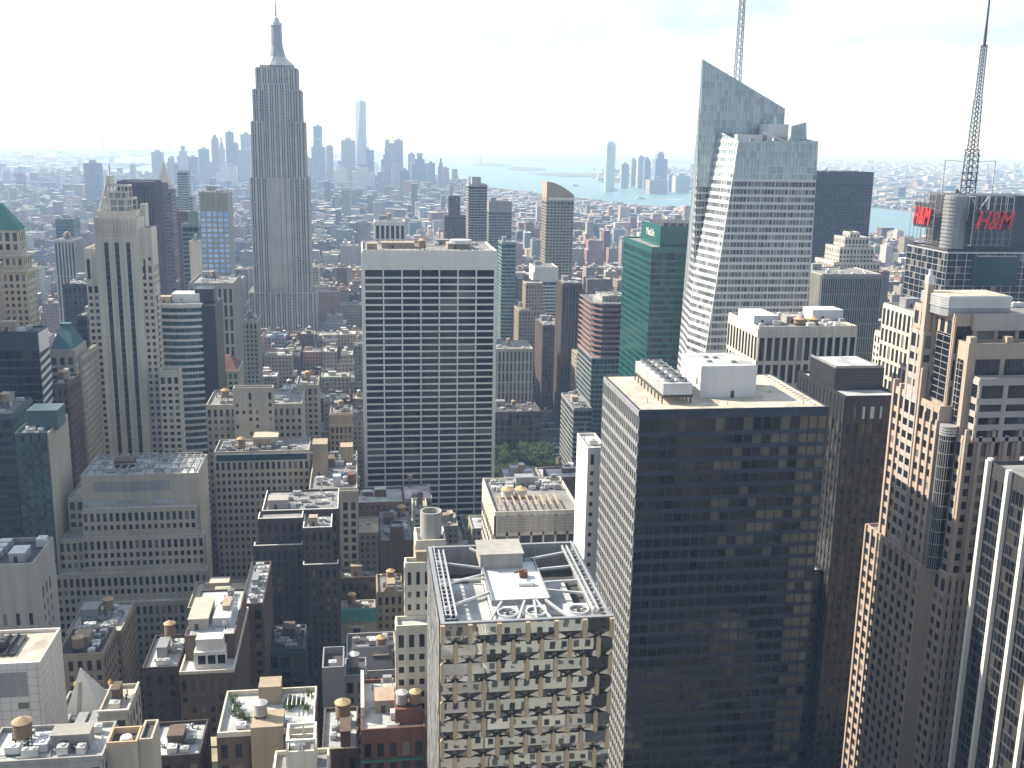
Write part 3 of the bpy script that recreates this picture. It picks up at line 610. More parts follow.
# tall stepped limestone tower on the left
def five():
    b = Bld('limestone_tower', 'tall buff limestone tower with three long dark vertical window strips and open crown frame', LIME2, GDARK, roof=RGREY)
    Y = 610; x0, z = xz(93, 218, Y); x1, _ = xz(137, 218, Y)
    st = ST(cw=3.0, fh=3.75, pw=1.5, sh=1.9, pd=.2, sd=.1)
    xa, _ = xz(88, 225, Y); xb, za = xz(158, 222, Y)
    b.block(x0, x1, Y, Y+30, .1, z-1, None, '', 1.2)
    strip = b.part('dark_window_strip', MB(), GDARK); gr = b.part('strip_spandrel', MB(), DKMET); hd = b.part('strip_head', MB(), DKMET)
    w = x1-x0
    for c in (.26, .50, .76):
        cx = x0+w*c; strip.box(cx-1.1, cx+1.1, Y-.05, Y+.05, .2, z-14); hd.cyl(cx, Y+.0, 1.1, z-14, z-13.2, n=10)
        for s_ in (-1, 1): b.wall.box(cx+s_*1.5-.35, cx+s_*1.5+.35, Y-.55, Y-.001, .2, z-11.5)
        for k in range(int((z-16)/3.75)): gr.box(cx-1.1, cx+1.1, Y-.09, Y-.052, z-16-k*3.75, z-14.9-k*3.75)
    b.wall.box(x0, x1, Y-.45, Y-.002, z-9.2, z-8.2)
    for k in range(13): b.wall.box(x0+.4+k*(w-1.6)/12, x0+1.2+k*(w-1.6)/12, Y-.5, Y-.001, z-8, z+1.6)
    # flanking wings
    xl, zl = xz(85, 250, Y+4); b.block(xl, x0-.001, Y+3, Y+28, .1, zl, ST(cw=2.9, fh=3.75, pw=1.2, sh=1.8, pd=.2, sd=.1, top=20))
    xr, zr = xz(151, 230, Y+4); b.block(x1+.001, xr, Y+3, Y+20, .1, zr, ST(cw=3.1, fh=3.75, pw=1.4, sh=1.8, pd=.2, sd=.1, top=20)); xm, zm_ = xz(144, 206, Y+18); b.block(x1-2, xm, Y+20.1, Y+30, .1, zm_, None, '', .8, reg=False)
    f2 = b.part('crown_strip', MB(), GDARK)
    for cx in (xl+1.5, x1+2.2):
        if cx > x0: f2 = b.part('crown_strip', MB(), GDARK)
        f2.box(cx-.8, cx+.8, Y+2.85, Y+2.97, min(zl, zr)-16, min(zl, zr)-5)
    f2.box(x1+4.2, xr-.8, Y+2.85, Y+2.96, zr-17, zr-15)
    x3, z3 = xz(179, 372, Y-6); b.block(x1+8, x3, Y-6, Y+2.9, .1, z3, ST(cw=3.2, fh=3.75, pw=1.5, sh=1.8, pd=.2, sd=.1, top=3))
    x4, z4 = xz(156, 290, Y+10); b.block(xr+.01, x4, Y+8, Y+20, .1, z4, ST(cw=3.2, fh=3.75, pw=1.5, sh=1.8, pd=.2, sd=.1, top=3))
    xc, zc = xz(97, 205, Y+8); xd, _ = xz(136, 205, Y+8); b.block(xc, xd, Y+6, Y+22, z-.9, zc-4, None, '', 1.0, reg=False)
    cf = b.part('crown_frame', MB(), LIME2); zt = zc-4
    def cage(a0, a1, c0, c1, zb, zt_, nx):
        for i in range(nx+1):
            xx = a0+(a1-a0)*i/nx
            for yy in (c0, c1): cf.box(xx-.35, xx+.35, yy-.35, yy+.35, zb, zt_)
        for yy in (c0, c1): cf.box(a0-.5, a1+.5, yy-.5, yy+.5, zt_+.001, zt_+.9); cf.box(a0-.3, a1+.3, yy-.3, yy+.3, (zb+zt_)/2-.3, (zb+zt_)/2+.3)
        for xx in (a0, a1): cf.box(xx-.5, xx+.5, c0+.5, c1-.5, zt_+.001, zt_+.9)
    cage(xc+3, xd-2, Y+8, Y+20, zt, zt+7, 4); cage(xc+5, xd-4, Y+10, Y+18, zt+7.9, zt+14, 3)
    co = b.part('crown_core', MB(), GREYMET); co.box(xc+6, xd-6, Y+11, Y+17, zt+.06, zt+11)
    cf.bar((xc+1, Y+8, zt), (xc+6.5, Y+10, zt+20), .9); cf.bar((xc+1, Y+20, zt), (xc+6.5, Y+18, zt+20), .7); cf.box(xc+5.5, xc+7.5, Y+9, Y+19, zt+14.9, zt+20)
    cf.bar((xc+6.5, Y+14, zt+19), (xc+6.5, Y+14, zt+26), .6)
    b.finish()
five()

# wide stepped building lower left
def stepped():
    b = Bld('stepped_office_building', 'wide grey limestone building with stepped terraces and rows of small dark windows, lower left', LIME, GDARK, roof=RWHITE)
    Y = 440; st = ST(cw=2.55, fh=3.72, pw=1.15, sh=1.6, pd=.22, sd=.12, top=.9)
    x0, z = xz(83, 476, Y+14); x1, _ = xz(200, 476, Y+14)
    b.block(x0, x1, Y+10, Y+38, .1, z, None, '', 1.4)
    fl = b.part('terrace_wall_panel', MB(), GREYMET); fl.box(x0+5, x1-12, Y+9.8, Y+9.97, z-6, z-1.6)
    xa, za = xz(82, 512, Y+4); xb, _ = xz(196, 512, Y+4); b.block(xa, xb, Y+4, Y+9.9, .1, za, st)
    xc, zc = xz(82, 540, Y); xd, _ = xz(204, 540, Y); b.block(xc, xd, Y, Y+3.9, .1, zc, st)
    xe, ze = xz(80, 577, Y-4); xf, _ = xz(207, 577, Y-4); b.block(xe, xf, Y-4, Y-.1, .1, ze, st)
    xg, zg = xz(78, 607, Y-9); xh, _ = xz(210, 607, Y-9); b.block(xg, xh, Y-9, Y-4.1, .1, zg, st)
    xi, zi = xz(53, 541, Y+4); b.block(xi, xa-.05, Y+3, Y+34, .1, zi, st)
    xj, zj = xz(68, 500, Y+12); b.block(xj, x0-.05, Y+12, Y+34.5, zi+.06, zj, ST(cw=2.6, fh=3.72, pw=1.15, sh=1.6, top=1), reg=False)
    xk, zk = xz(50, 577, Y-2); b.block(xk, xe-.05, Y-3, Y+2.9, .1, zk, st)
    bw = b.part('balcony_glazing', MB(), GPALE)
    for a, c in ((2, 9), (14, 21), (30, 38)): bw.box(x0+a, min(x0+c, x1-1), Y+9.6, Y+9.79, za+.1, za+2.8)
    pk = b.part('roof_pipe_rack', MB(), GREYMET)
    for k in range(15):
        xx = x0+2+k*(x1-x0-4)/14; pk.box(xx, xx+.4, Y+12, Y+36, z+2.4, z+2.8); pk.box(xx, xx+.3, Y+12, Y+12.3, z+.06, z+2.4); pk.box(xx, xx+.3, Y+35.7, Y+36, z+.06, z+2.4)
    for yy in (12.5, 20, 28, 35): pk.box(x0+2, x1-2, Y+yy, Y+yy+.5, z+2.81, z+3.2)
    clutter(b, x0+2, x1-2, Y+12, Y+36, z, 9, 0, seed=3)
    b.finish()
stepped()

# tower with the long white piers at the right edge
def piers():
    b = Bld('white_pier_tower', 'dark glass tower with long pinkish white vertical piers, cut by the right edge', DKMET, GBLACK, roof=RGREY, pier=None)
    Yb = 279; xl, z = xz(990, 461, Yb); y0, y1 = Yb-62, Yb; x1 = xl+44
    b.block(xl, x1, y0, y1, .1, z-1.2, ST(cw=1.75, fh=3.9, pw=.22, sh=.9, pd=.12, sd=.1, top=3.5), 'LFB', 1.2)
    p = b.part('white_pier', MB(), WHITE)
    for k in range(7): yy = y1-.7-k*10.2; p.box(xl-1.5, xl-.13, yy-.7, yy+.7, .15, z+.6)
    for k in range(5): xx = xl+.7+k*10.6; p.box(xx-.7, xx+.7, y0-1.5, y0-.13, .15, z+.6); p.box(xx-.7, xx+.7, y1+.13, y1+1.5, .15, z+.6)
    clutter(b, xl+4, x1-4, y0+5, y1-5, z-1.2, 8, 0); b.finish()
piers()

# pink granite stepped tower
def pink():
    b = Bld('pink_granite_tower', 'pink granite stepped tower with notched piers, pale metal top box and sunlit left side', PINK, GDARK, roof=RGREY, nind=100)
    fh = 4.5; L_ = lambda **k: {**ST(cw=4.4, fh=fh, pw=1.5, sh=2.0, pd=.18, sd=.08, top=1.4), **k}
    N_ = lambda **k: {**ST(cw=4.6, fh=fh, pw=1.5, sh=1.9, pd=.55, sd=.15, top=1.4), **k}
    XE = 264.0; zb, zs = 121.5, 176.0; zi = at(916, 307, 338).z; zp = at(957, 347, 308).z; zn = 168.0
    b.block(186, XE, 311.2, 351.4, .1, zb, {**L_(), 'F': N_()}, 'L')
    b.block(191, XE, 303.6, 311.19, .1, zb, {**N_(), 'L': L_()}, 'FL')
    b.block(188, XE, 314, 345, zb+.06, zs, L_(), 'L', reg=False)
    b.block(192.4, XE, 306, 313.99, zb+.06, zn, {**N_(), 'L': L_(cw=3.5)}, 'FL', reg=False)
    b.block(191, XE-6, 316.5, 342, zs+.06, zi, {**L_(cw=4.2), 'F': N_(cw=7.5, fh=9, pw=1.4, sh=2.2, top=3)}, 'FL', reg=False)
    # grey granite bay on the sunlit side and the grey ribbon window block facing the lookout
    gb = b.part('grey_granite_bay', MB(), PINKG); sv = b.wall, b.pier, b.span; b.wall = b.pier = b.span = gb
    b.block(187.2, 187.98, 327.4, 335.6, zb+.2, zs, L_(cw=4.0, pw=1.1), 'L', 0, roof=False, reg=False)
    b.block(187.2, 190.98, 327.4, 335.6, zs+.01, 199.5, L_(cw=4.0, pw=1.1), 'LF', 0, reg=False)
    gb2 = b.part('ribbon_window_block', MB(), PINKG); b.wall = b.pier = b.span = gb2
    zg = at(959, 381, 305).z
    b.block(195, XE-14, 304.8, 309.0, zn-.5, zg, ST(cw=8.6, fh=4.3, pw=1.6, sh=2.0, pd=.3, sd=.2, top=1.6, L=ST(cw=4, fh=4.3, pw=1, sh=2.0, top=1.6, pd=.15)), 'FL', .8, reg=False)
    b.wall, b.pier, b.span = sv
    b.block(192.6, XE-10, 309.1, 316.2, zn+.06, zp, None, '', .9, reg=False)          # the portal
    for a in (0, 1, 2, 3):
        x = 195.5+a*10.2; g_ = b.part('great_window', MB(), GDARK); g_.box(x, x+8.4, 308.9, 309.05, zp-15, zp-4.4); fr = b.part('window_mullion', MB(), DKMET, under=g_)
        for k in range(1, 6): fr.box(x+k*1.4-.06, x+k*1.4+.06, 308.8, 308.89, zp-15, zp-4.4)
        for k in range(1, 3): fr.box(x, x+8.4, 308.78, 308.799, zp-15+k*3.6, zp-14.8+k*3.6)
    for k in range(5): b.wall.box(193+k*12.6, 195.2+k*12.6, 309.3, 311.8, zp+.95, zp+2.8)
    # long glazed strips on the sunlit side
    sg = []
    for X, ya, yb, za, zt in ((192.6, 311.2, 314.4, 150, zp-5), (191, 317.4, 325.4, zs+1.5, zi-6), (191, 337.5, 341.2, zs+1.5, zi-9)):
        s_ = b.part('side_strip_window', MB(), GBLACK); s_.box(X-.24, X-.19, ya, yb, za, zt); f_ = b.part('window_mullion', MB(), ALU, under=s_); z = za
        while z < zt: f_.box(X-.30, X-.241, ya, yb, z, z+.18); z += 2.2
        f_.box(X-.32, X-.301, (ya+yb)/2-.08, (ya+yb)/2+.08, za, zt)
    # pink piers ending at different heights
    pr = b.part('notched_pier', MB(), PINK)
    for yy, zz in ((344.4, zs+2.2), (340.0, zs+1.6), (336.2, 187), (326.8, 186), (322.6, zs-4), (318.3, zs-6), (314.6, zs-5)): pr.box(187.35, 187.8, yy-.6, yy+.6, zb+.1, zz); pr.box(187.4, 189.4, yy-.55, yy+.55, zs-8 if zz > zs-3 else zz-6, zz+1.3)
    for k in range(10):
        yy = 350.8-k*4.35; pr.box(185.35, 185.8, yy-.5, yy+.5, .2, zb+1.0)
    for k in range(16):
        xx = 192.9+k*4.62; pr.box(xx-.6, xx+.6, 304.6, 305.44, zb+.2, zn+(3.5 if k % 2 == 0 else 1.4)); pr.box(xx-.6, xx+.6, 302.2, 303.04, .2, zb+.9)
    # rounded glass corner
    cg = b.part('corner_drum', MB(), GBLACK); cg.cyl(190.2, 311.4, 2.5, zb+.1, 171, n=16); cm = b.part('drum_band', MB(), ALU, under=cg)
    for k in range(11): cm.cyl(190.2, 311.4, 2.58, 166.5-k*4.5, 166.7-k*4.5, n=16)
    for k in range(4): cm.cyl(190.2, 311.4, 2.8, 168.2+k*.9, 168.8+k*.9, n=16)
    for k in range(8): a = math.pi+k*.28-.6; cm.bar((190.2+2.56*math.cos(a), 311.4+2.56*math.sin(a), zb+.2), (190.2+2.56*math.cos(a), 311.4+2.56*math.sin(a), 168), .12)
    # upper gallery and the metal top box
    gal = b.part('gallery_band', MB(), PINKG); gal.box(197, XE-4, 314.6, 316.4, zi-4.2, zi+1.2)
    xt0, ztb = xz(950, 296, 318); xt1, _ = xz(1012, 294, 318)
    tb = b.part('top_box', MB(), GREYMET); poly = [(xt0, 318), (xt1, 318), (xt1, 333), (xt0-1.2, 333), (xt0-1.2, 321)]
    tb.prism(poly, zi+.06, ztb-4.0); lv = b.part('top_box_louvre', MB(), ALU)
    for k in range(5): lv.prism([(xt0-.3, 317.7), (xt1+.3, 317.7), (xt1+.3, 333.3), (xt0-1.5, 333.3), (xt0-1.5, 320.8)], ztb-3.9+k*.78, ztb-3.4+k*.78)
    lv.prism(poly, ztb-3.99, ztb-.2); gd = b.part('top_box_roof', MB(), RTAN); gd.prism([(xt0+.4, 318.4), (xt1-.4, 318.4), (xt1-.4, 332.6), (xt0-.8, 332.6), (xt0-.8, 321.2)], ztb-.19, ztb-.05)
    tp = b.part('corner_pylon', MB(), PINK); zz = at(931, 284, 329).z; tp.box(187.0, 189.0, 327.6, 329.8, zs+2, zz); tp.box(190.0, 190.98, 326.6, 330.6, zs+2, zi+2)
    tc_ = b.part('pylon_cap', MB(), ALU, under=tp); tc_.box(186.9, 189.1, 327.5, 329.9, zz+.003, zz+3.0); tc_.box(187.5, 188.5, 328.1, 329.3, zz+3.004, zz+5)
    hr = b.part('roof_handrail', MB(), ALU)
    for xx in (232, 250): hr.box(xx, xx+.2, 314.8, 315.0, zi+1.2, zi+5); hr.box(xx, xx+4, 314.8, 315.0, zi+5.001, zi+5.25)
    clutter(b, 195, XE-12, 334, 341, zi, 5, 0, seed=91); b.finish()
pink()

# ---------------------------------------------------------------- crystal glass tower with sloped crown
def clip(poly, k, c, keep_ge):
    """clip a 3D polygon by coordinate k >= c (or <= c)"""
    o = []
    for a, b_ in zip(poly, poly[1:]+poly[:1]):
        ia = (a[k] >= c) if keep_ge else (a[k] <= c); ib = (b_[k] >= c) if keep_ge else (b_[k] <= c)
        if ia: o.append(a)
        if ia != ib:
            t = (c-a[k])/(b_[k]-a[k]); o.append(tuple(a[q]+(b_[q]-a[q])*t for q in range(3)))
    return o
def slab_on(mb, poly, n, t):
    if len(poly) < 3: return
    off = [tuple(p[q]+n[q]*t for q in range(3)) for p in poly]; mb.face(off)
    for a, b_, c, d in zip(poly, poly[1:]+poly[:1], off[1:]+off[:1], off): mb.face([a, b_, c, d])
def skin(poly, kx, glassmb, bandmb, mullmb, fh, bh, cw, zlo=0, glassonly_above=1e9, t=.28, out=1):
    """glazing panels, floor bands and mullions over one plane face; kx = coordinate that runs along it"""
    n = (Vector(poly[1])-Vector(poly[0])).cross(Vector(poly[2])-Vector(poly[0])).normalized()
    if (n.x if abs(n.x) > abs(n.y) else n.y)*out > 0: n = -n
    z0, z1 = min(p[2] for p in poly), max(p[2] for p in poly); k = int(z0//fh)
    x0, x1 = min(p[kx] for p in poly), max(p[kx] for p in poly)
    while k*fh < z1:
        za, zb = k*fh, (k+1)*fh; k += 1
        strip = clip(clip(poly, 2, za, True), 2, zb, False)
        if len(strip) < 3: continue
        nx = max(1, int((x1-x0)/cw)+1)
        for i in range(nx):
            q = clip(clip(strip, kx, x0+i*cw, True), kx, x0+(i+1)*cw, False)
            if len(q) >= 3 and len(q) < 7: glassmb.append(([tuple(p[j]+n[j]*.03 for j in range(3)) for p in q], n))
        hb = bh if za < glassonly_above else bh*.22
        slab_on(bandmb, clip(clip(poly, 2, za, True), 2, za+hb, False), n, t)
    i = 0
    while x0+i*cw < x1:
        w_ = .5 if i % 4 == 0 else .16
        slab_on(mullmb, clip(clip(poly, kx, x0+i*cw, True), kx, x0+i*cw+w_, False), n, t+.06); i += 1
def crystal():
    b = Bld('crystal_glass_tower', 'pale crystal glass tower with slanted crown, bright folded facet and white lattice spire', WHMET, GPALE, roof=RWHITE)
    Y = 575.0; b.root = thing(b.name, b.label, 'skyscraper', (225, 610, .1)); FOOT.append((183, 262, 574, 660, b.name))
    def ext(p, q, z=.3):
        t = (z-p[2])/(q[2]-p[2]); return tuple(p[k]+(q[k]-p[k])*t for k in range(3))
    T = lambda px, py, y: tuple(at(px, py, y))
    A, Ab = T(739, 141, Y), T(705, 358, Y); R1, Rb = T(818, 139, Y), T(822, 358, Y-2)
    Rb = (R1[0]+6, Y, .3); R1 = (R1[0], Y, A[2]+.8)
    Yb = 603.0; B = T(719, 131, Yb); Cc = T(693.5, 268, Yb+1); P = T(702.5, 59, Yb); E = T(679, 352, 632)
    S1 = T(785, 108.5, Yb); S2 = (S1[0]+.5, Yb, R1[2]-2)
    Ag = ext(A, Ab); Eg = (E[0]-3, 637, .3); Cg = ext(B, Cc, .3)
    Pk = T(700.3, 92, 638); Eb = T(677, 352, 655)
    pan = []; band = b.part('floor_band', MB(), WHMET); mul = b.part('mullion', MB(), WHMET)
    front = [Ag, Rb, R1, A]
    skin(front, 0, pan, band, mul, 4.2, 1.55, 2.0, glassonly_above=A[2]-18)
    facet1 = [Ag, A, B, Cc]; facet2 = [Ag, Cc, E, Eg]
    skin([Cc, Ag, A, B], 1, pan, band, mul, 4.2, 1.9, 3.2)
    skin([Eg, Ag, Cc], 1, pan, band, mul, 4.2, 1.9, 3.2); skin([Eg, Cc, E], 1, pan, band, mul, 4.2, 1.9, 3.2)
    skin([B, S2, S1, P, Cc], 0, pan, band, mul, 4.2, .8, 2.0, glassonly_above=235) if False else None
    up = [(B[0], Yb, B[2]), (S2[0], Yb, R1[2]-3), S1, P, (Cc[0], Yb, Cc[2])]
    skin(up, 0, pan, band, mul, 4.2, 1.0, 2.0, glassonly_above=232)
    skin([E, Cc, P, Pk], 1, pan, band, mul, 4.2, 1.7, 3.4, glassonly_above=270)
    # right-hand crown piece and right side
    r1 = T(786, 126, 590); r2 = T(812, 122, 590); r3 = T(817, 136, 580)
    ry = 588; skin([(S2[0]-2, ry, R1[2]+1), (R1[0]-1, ry, R1[2]+1), (R1[0]-2, ry, r2[2]), (S2[0]-2, ry, r1[2])], 0, pan, band, mul, 4.2, .6, 2.0, glassonly_above=0)
    skin([(Rb[0], Y, .3), (Rb[0], 640, .3), (R1[0], 640, R1[2]+4), (R1[0], Y, R1[2])], 1, pan, band, mul, 4.2, 1.55, 3.2, glassonly_above=A[2]-18, out=-1)
    # solid behind the skin
    w = b.wall; i = 1.0
    body = [(Ag[0]+i, Y+i), (Rb[0]-i, Y+i), (Rb[0]-i, 640), (Eg[0]+1.5, 640)]
    top = [(A[0]+i, Y+i), (R1[0]-i, Y+i), (R1[0]-i, 640), (B[0]+1, 640)]
    w.prism(body, .2, A[2]-2.5, [(A[0]+1.6, Y+i), (R1[0]-i, Y+i), (R1[0]-i, 640), (B[0]+2, 640)]) 
    b.roof.face([(A[0]+1, Y+.8, A[2]-2.3), (R1[0]-.8, Y+.8, A[2]-2.3), (R1[0]-.8, 639, A[2]-2.3), (B[0]+1, Yb, A[2]-2.3)])
    cro = b.part('crown_core', MB(), GPALE); 
    sx0, sx1 = P[0]+1.5, S1[0]-.5
    cro.hexa([(Cc[0]+3, Yb+1, 120), (sx1, Yb+1, 120), (sx1, 636, 120), (Cc[0]+4, 636, 120), (P[0]+1.5, Yb+1, P[2]-2), (sx1, Yb+1, S1[2]-1.5), (sx1, 636, S1[2]-16), (Pk[0]+1.5, 636, Pk[2]-2)])
    pl = b.part('roof_plant_room', MB(), WHMET); z = A[2]-2.3
    pl.box(A[0]+4, A[0]+19, Y+14, Y+24, z+.05, z+6); pl.box(A[0]+21, A[0]+33, Y+12, Y+26, z+.05, z+12); pl.bar((A[0]+17, Y+8, z+7), (A[0]+33, Y+5, z+1), .9); pl.cyl(A[0]+27, Y+18, .9, z+12.01, z+16)
    clutter(b, A[0]+2, R1[0]-2, Y+2, Y+13, z, 9, 0, seed=5)
    sp = b.part('spire', MB(), GREYMET); s0 = T(737.5, 78, 622); cx, cy = s0[0], 622; hw = 2.0; zt = 352
    for a in (-1, 1):
        for c in (-1, 1): sp.bar((cx+a*hw, cy+c*hw, 262), (cx+a*hw*.55, cy+c*hw*.55, zt), .45)
    k = 0; zz = 262
    while zz < zt-4:
        f = 1-.45*(zz-262)/(zt-262); q = hw*f
        for a, c, d, e in ((-1, -1, 1, -1), (1, -1, 1, 1), (1, 1, -1, 1), (-1, 1, -1, -1)):
            sp.bar((cx+a*q, cy+c*q, zz), (cx+d*q, cy+e*q, zz+4), .22); sp.bar((cx+a*q, cy+c*q, zz), (cx+d*q, cy+e*q, zz), .22)
        zz += 4
    sp.bar((cx, cy, zt), (cx, cy, zt+16), .7)
    # panes: the nearest hundred by themselves
    for q, n in pan: b.panes.append((q, (n[0], n[1])))
    b2 = b.panes; b.panes = []
    b2.sort(key=lambda p: math.dist(p[0][0], (0, 0, 260)) + (0 if p[0][0][1] < 605 and p[0][0][2] > 150 and abs(p[1][1]) > .2 else 1e5))
    top_ = lambda p: p[0][0][2] > (232 if p[0][0][1] > 600 else A[2]-18)
    for p in b2[:100]: m = MB(); m.face(p[0]); m.build('window', GPALE if top_(p) else GMID, b.root)
    for gm_, f in ((GPALE, True), (GMID, False)):
        m = MB()
        for p in b2[100:]:
            if top_(p) == f: m.face(p[0])
        o = m.build('window', gm_, b.root); o['kind'] = 'stuff'; o['label'] = 'pale windows of the crown' if f else 'the many smaller and farther windows'
    b.finish()
crystal()

def sign(text, loc, rot, size, mat, depth=.15, shear=0.0, bold=.0, parent=None, name='sign_lettering', sx=1.0):
    cu = bpy.data.curves.new(name, 'FONT'); cu.body = text; cu.size = size; cu.extrude = depth; cu.shear = shear; cu.offset = bold; cu.align_x = 'CENTER'; cu.align_y = 'CENTER'
    t = bpy.data.objects.new(name, cu); COL.objects.link(t); bpy.context.view_layer.update()
    me = bpy.data.meshes.new_from_object(t.evaluated_get(bpy.context.evaluated_depsgraph_get())); bpy.data.objects.remove(t)
    me.materials.clear(); me.materials.append(mat); o = bpy.data.objects.new(name, me); COL.objects.link(o)
    o.rotation_euler = rot; o.location = loc; o.scale = (sx, 1, 1)
    if parent: o.parent = parent; o.location = Vector(loc)-Vector(parent['_b'])
    return o

# green glass tower
b = Bld('green_glass_tower', 'green glass tower with white lettering on its dark green roof box', GREENM, GGREEN, roof=RGREY, nind=100)
x0, z = xz(652, 247, 655); x1 = x0+62; y0, y1 = 655, 728
b.block(x0, x1, y0, y1, .1, z-1, ST(cw=3.3, fh=4.1, pw=.2, sh=1.5, pd=.12, sd=.1, top=3), 'FL', 1.0)
x2 = x0+2; bb = b.part('roof_box', MB(), GREENM); bb.box(x2+6, x1, y0+10, y1-16, z-.9, z+12.5); rk = b.part('roof_box_plant', MB(), DKMET)
for k in range(7): rk.box(x2+9+k*5, x2+12+k*5, y0+14, y1-24, z+12.51, z+14)
b.finish()
sign('MetLife', (x2+5.9, y0+34, z+6.5), (R(90), 0, R(-90)), 6.6, WHITE, .1, parent=b.root)

# tower under construction with orange netting
b = Bld('netted_tower', 'tower under construction with orange netting round its upper floors and steel on top', GREYMET, GTEAL, roof=RGREY, nind=80)
x0, z = xz(594, 300, 800); x1 = x0+44; y0, y1 = 800, 855
b.block(x0, x1, y0, y1, .1, z-46, ST(cw=3.2, fh=4.0, pw=.3, sh=1.1, pd=.2, sd=.35, top=1), 'FL', 0)
net = b.part('orange_netting', MB(), ORNET); slb = b.part('floor_slab', MB(), GREYMET); co = b.part('concrete_core', MB(), GREYST); ppt = b.part('steel_frame', MB(), DKMET)
co.box(x0+10, x1-14, y0+14, y1-16, z-46, z+1); ft = [(x0+7, y0), (x1-1, y0), (x1, y1), (x0, y1), (x0, y0+8)]
for k in range(11):
    zz = z-46+k*4.2; slb.prism(ft, zz, zz+.5)
    net.prism([(x, y) for x, y in ((x0+7, y0-.25), (x1-1, y0-.25), (x1-1, y0-.1), (x0+7.1, y0-.1), (x0-.1, y0+8.1), (x0-.1, y1), (x0-.25, y1), (x0-.25, y0+8))], zz+.5, zz+(1.5 if k < 10 else 1.1))
for k in range(13):
    xx = x0+7+k*(x1-x0-8)/12; ppt.box(xx, xx+.3, y0+.3, y0+.6, z-46, z+1+rnd.uniform(-2, 4))
for k in range(14):
    yy = y0+8+k*3.4; ppt.box(x0+.2, x0+.5, yy, yy+.3, z-46, z+1+rnd.uniform(-2, 4))
for k in range(14): ppt.bar((x0+rnd.uniform(3, 38), y0+rnd.uniform(4, 45), z+1+rnd.uniform(0, 5)), (x0+rnd.uniform(3, 38), y0+rnd.uniform(4, 45), z+1+rnd.uniform(0, 5)), .35)
b.finish()
b = hero('dark_annex', 'low dark slab building with many bands beside the avenue, below the netted tower', GREYMET, GDARK, 574, 592, 408, 745, 50, ST(cw=3.2, fh=3.8, pw=.3, sh=1.5, pd=.2, sd=.3)); clutter(b, b.x0, b.x1, b.y0, b.y1, b.z, 5, 0); b.finish()

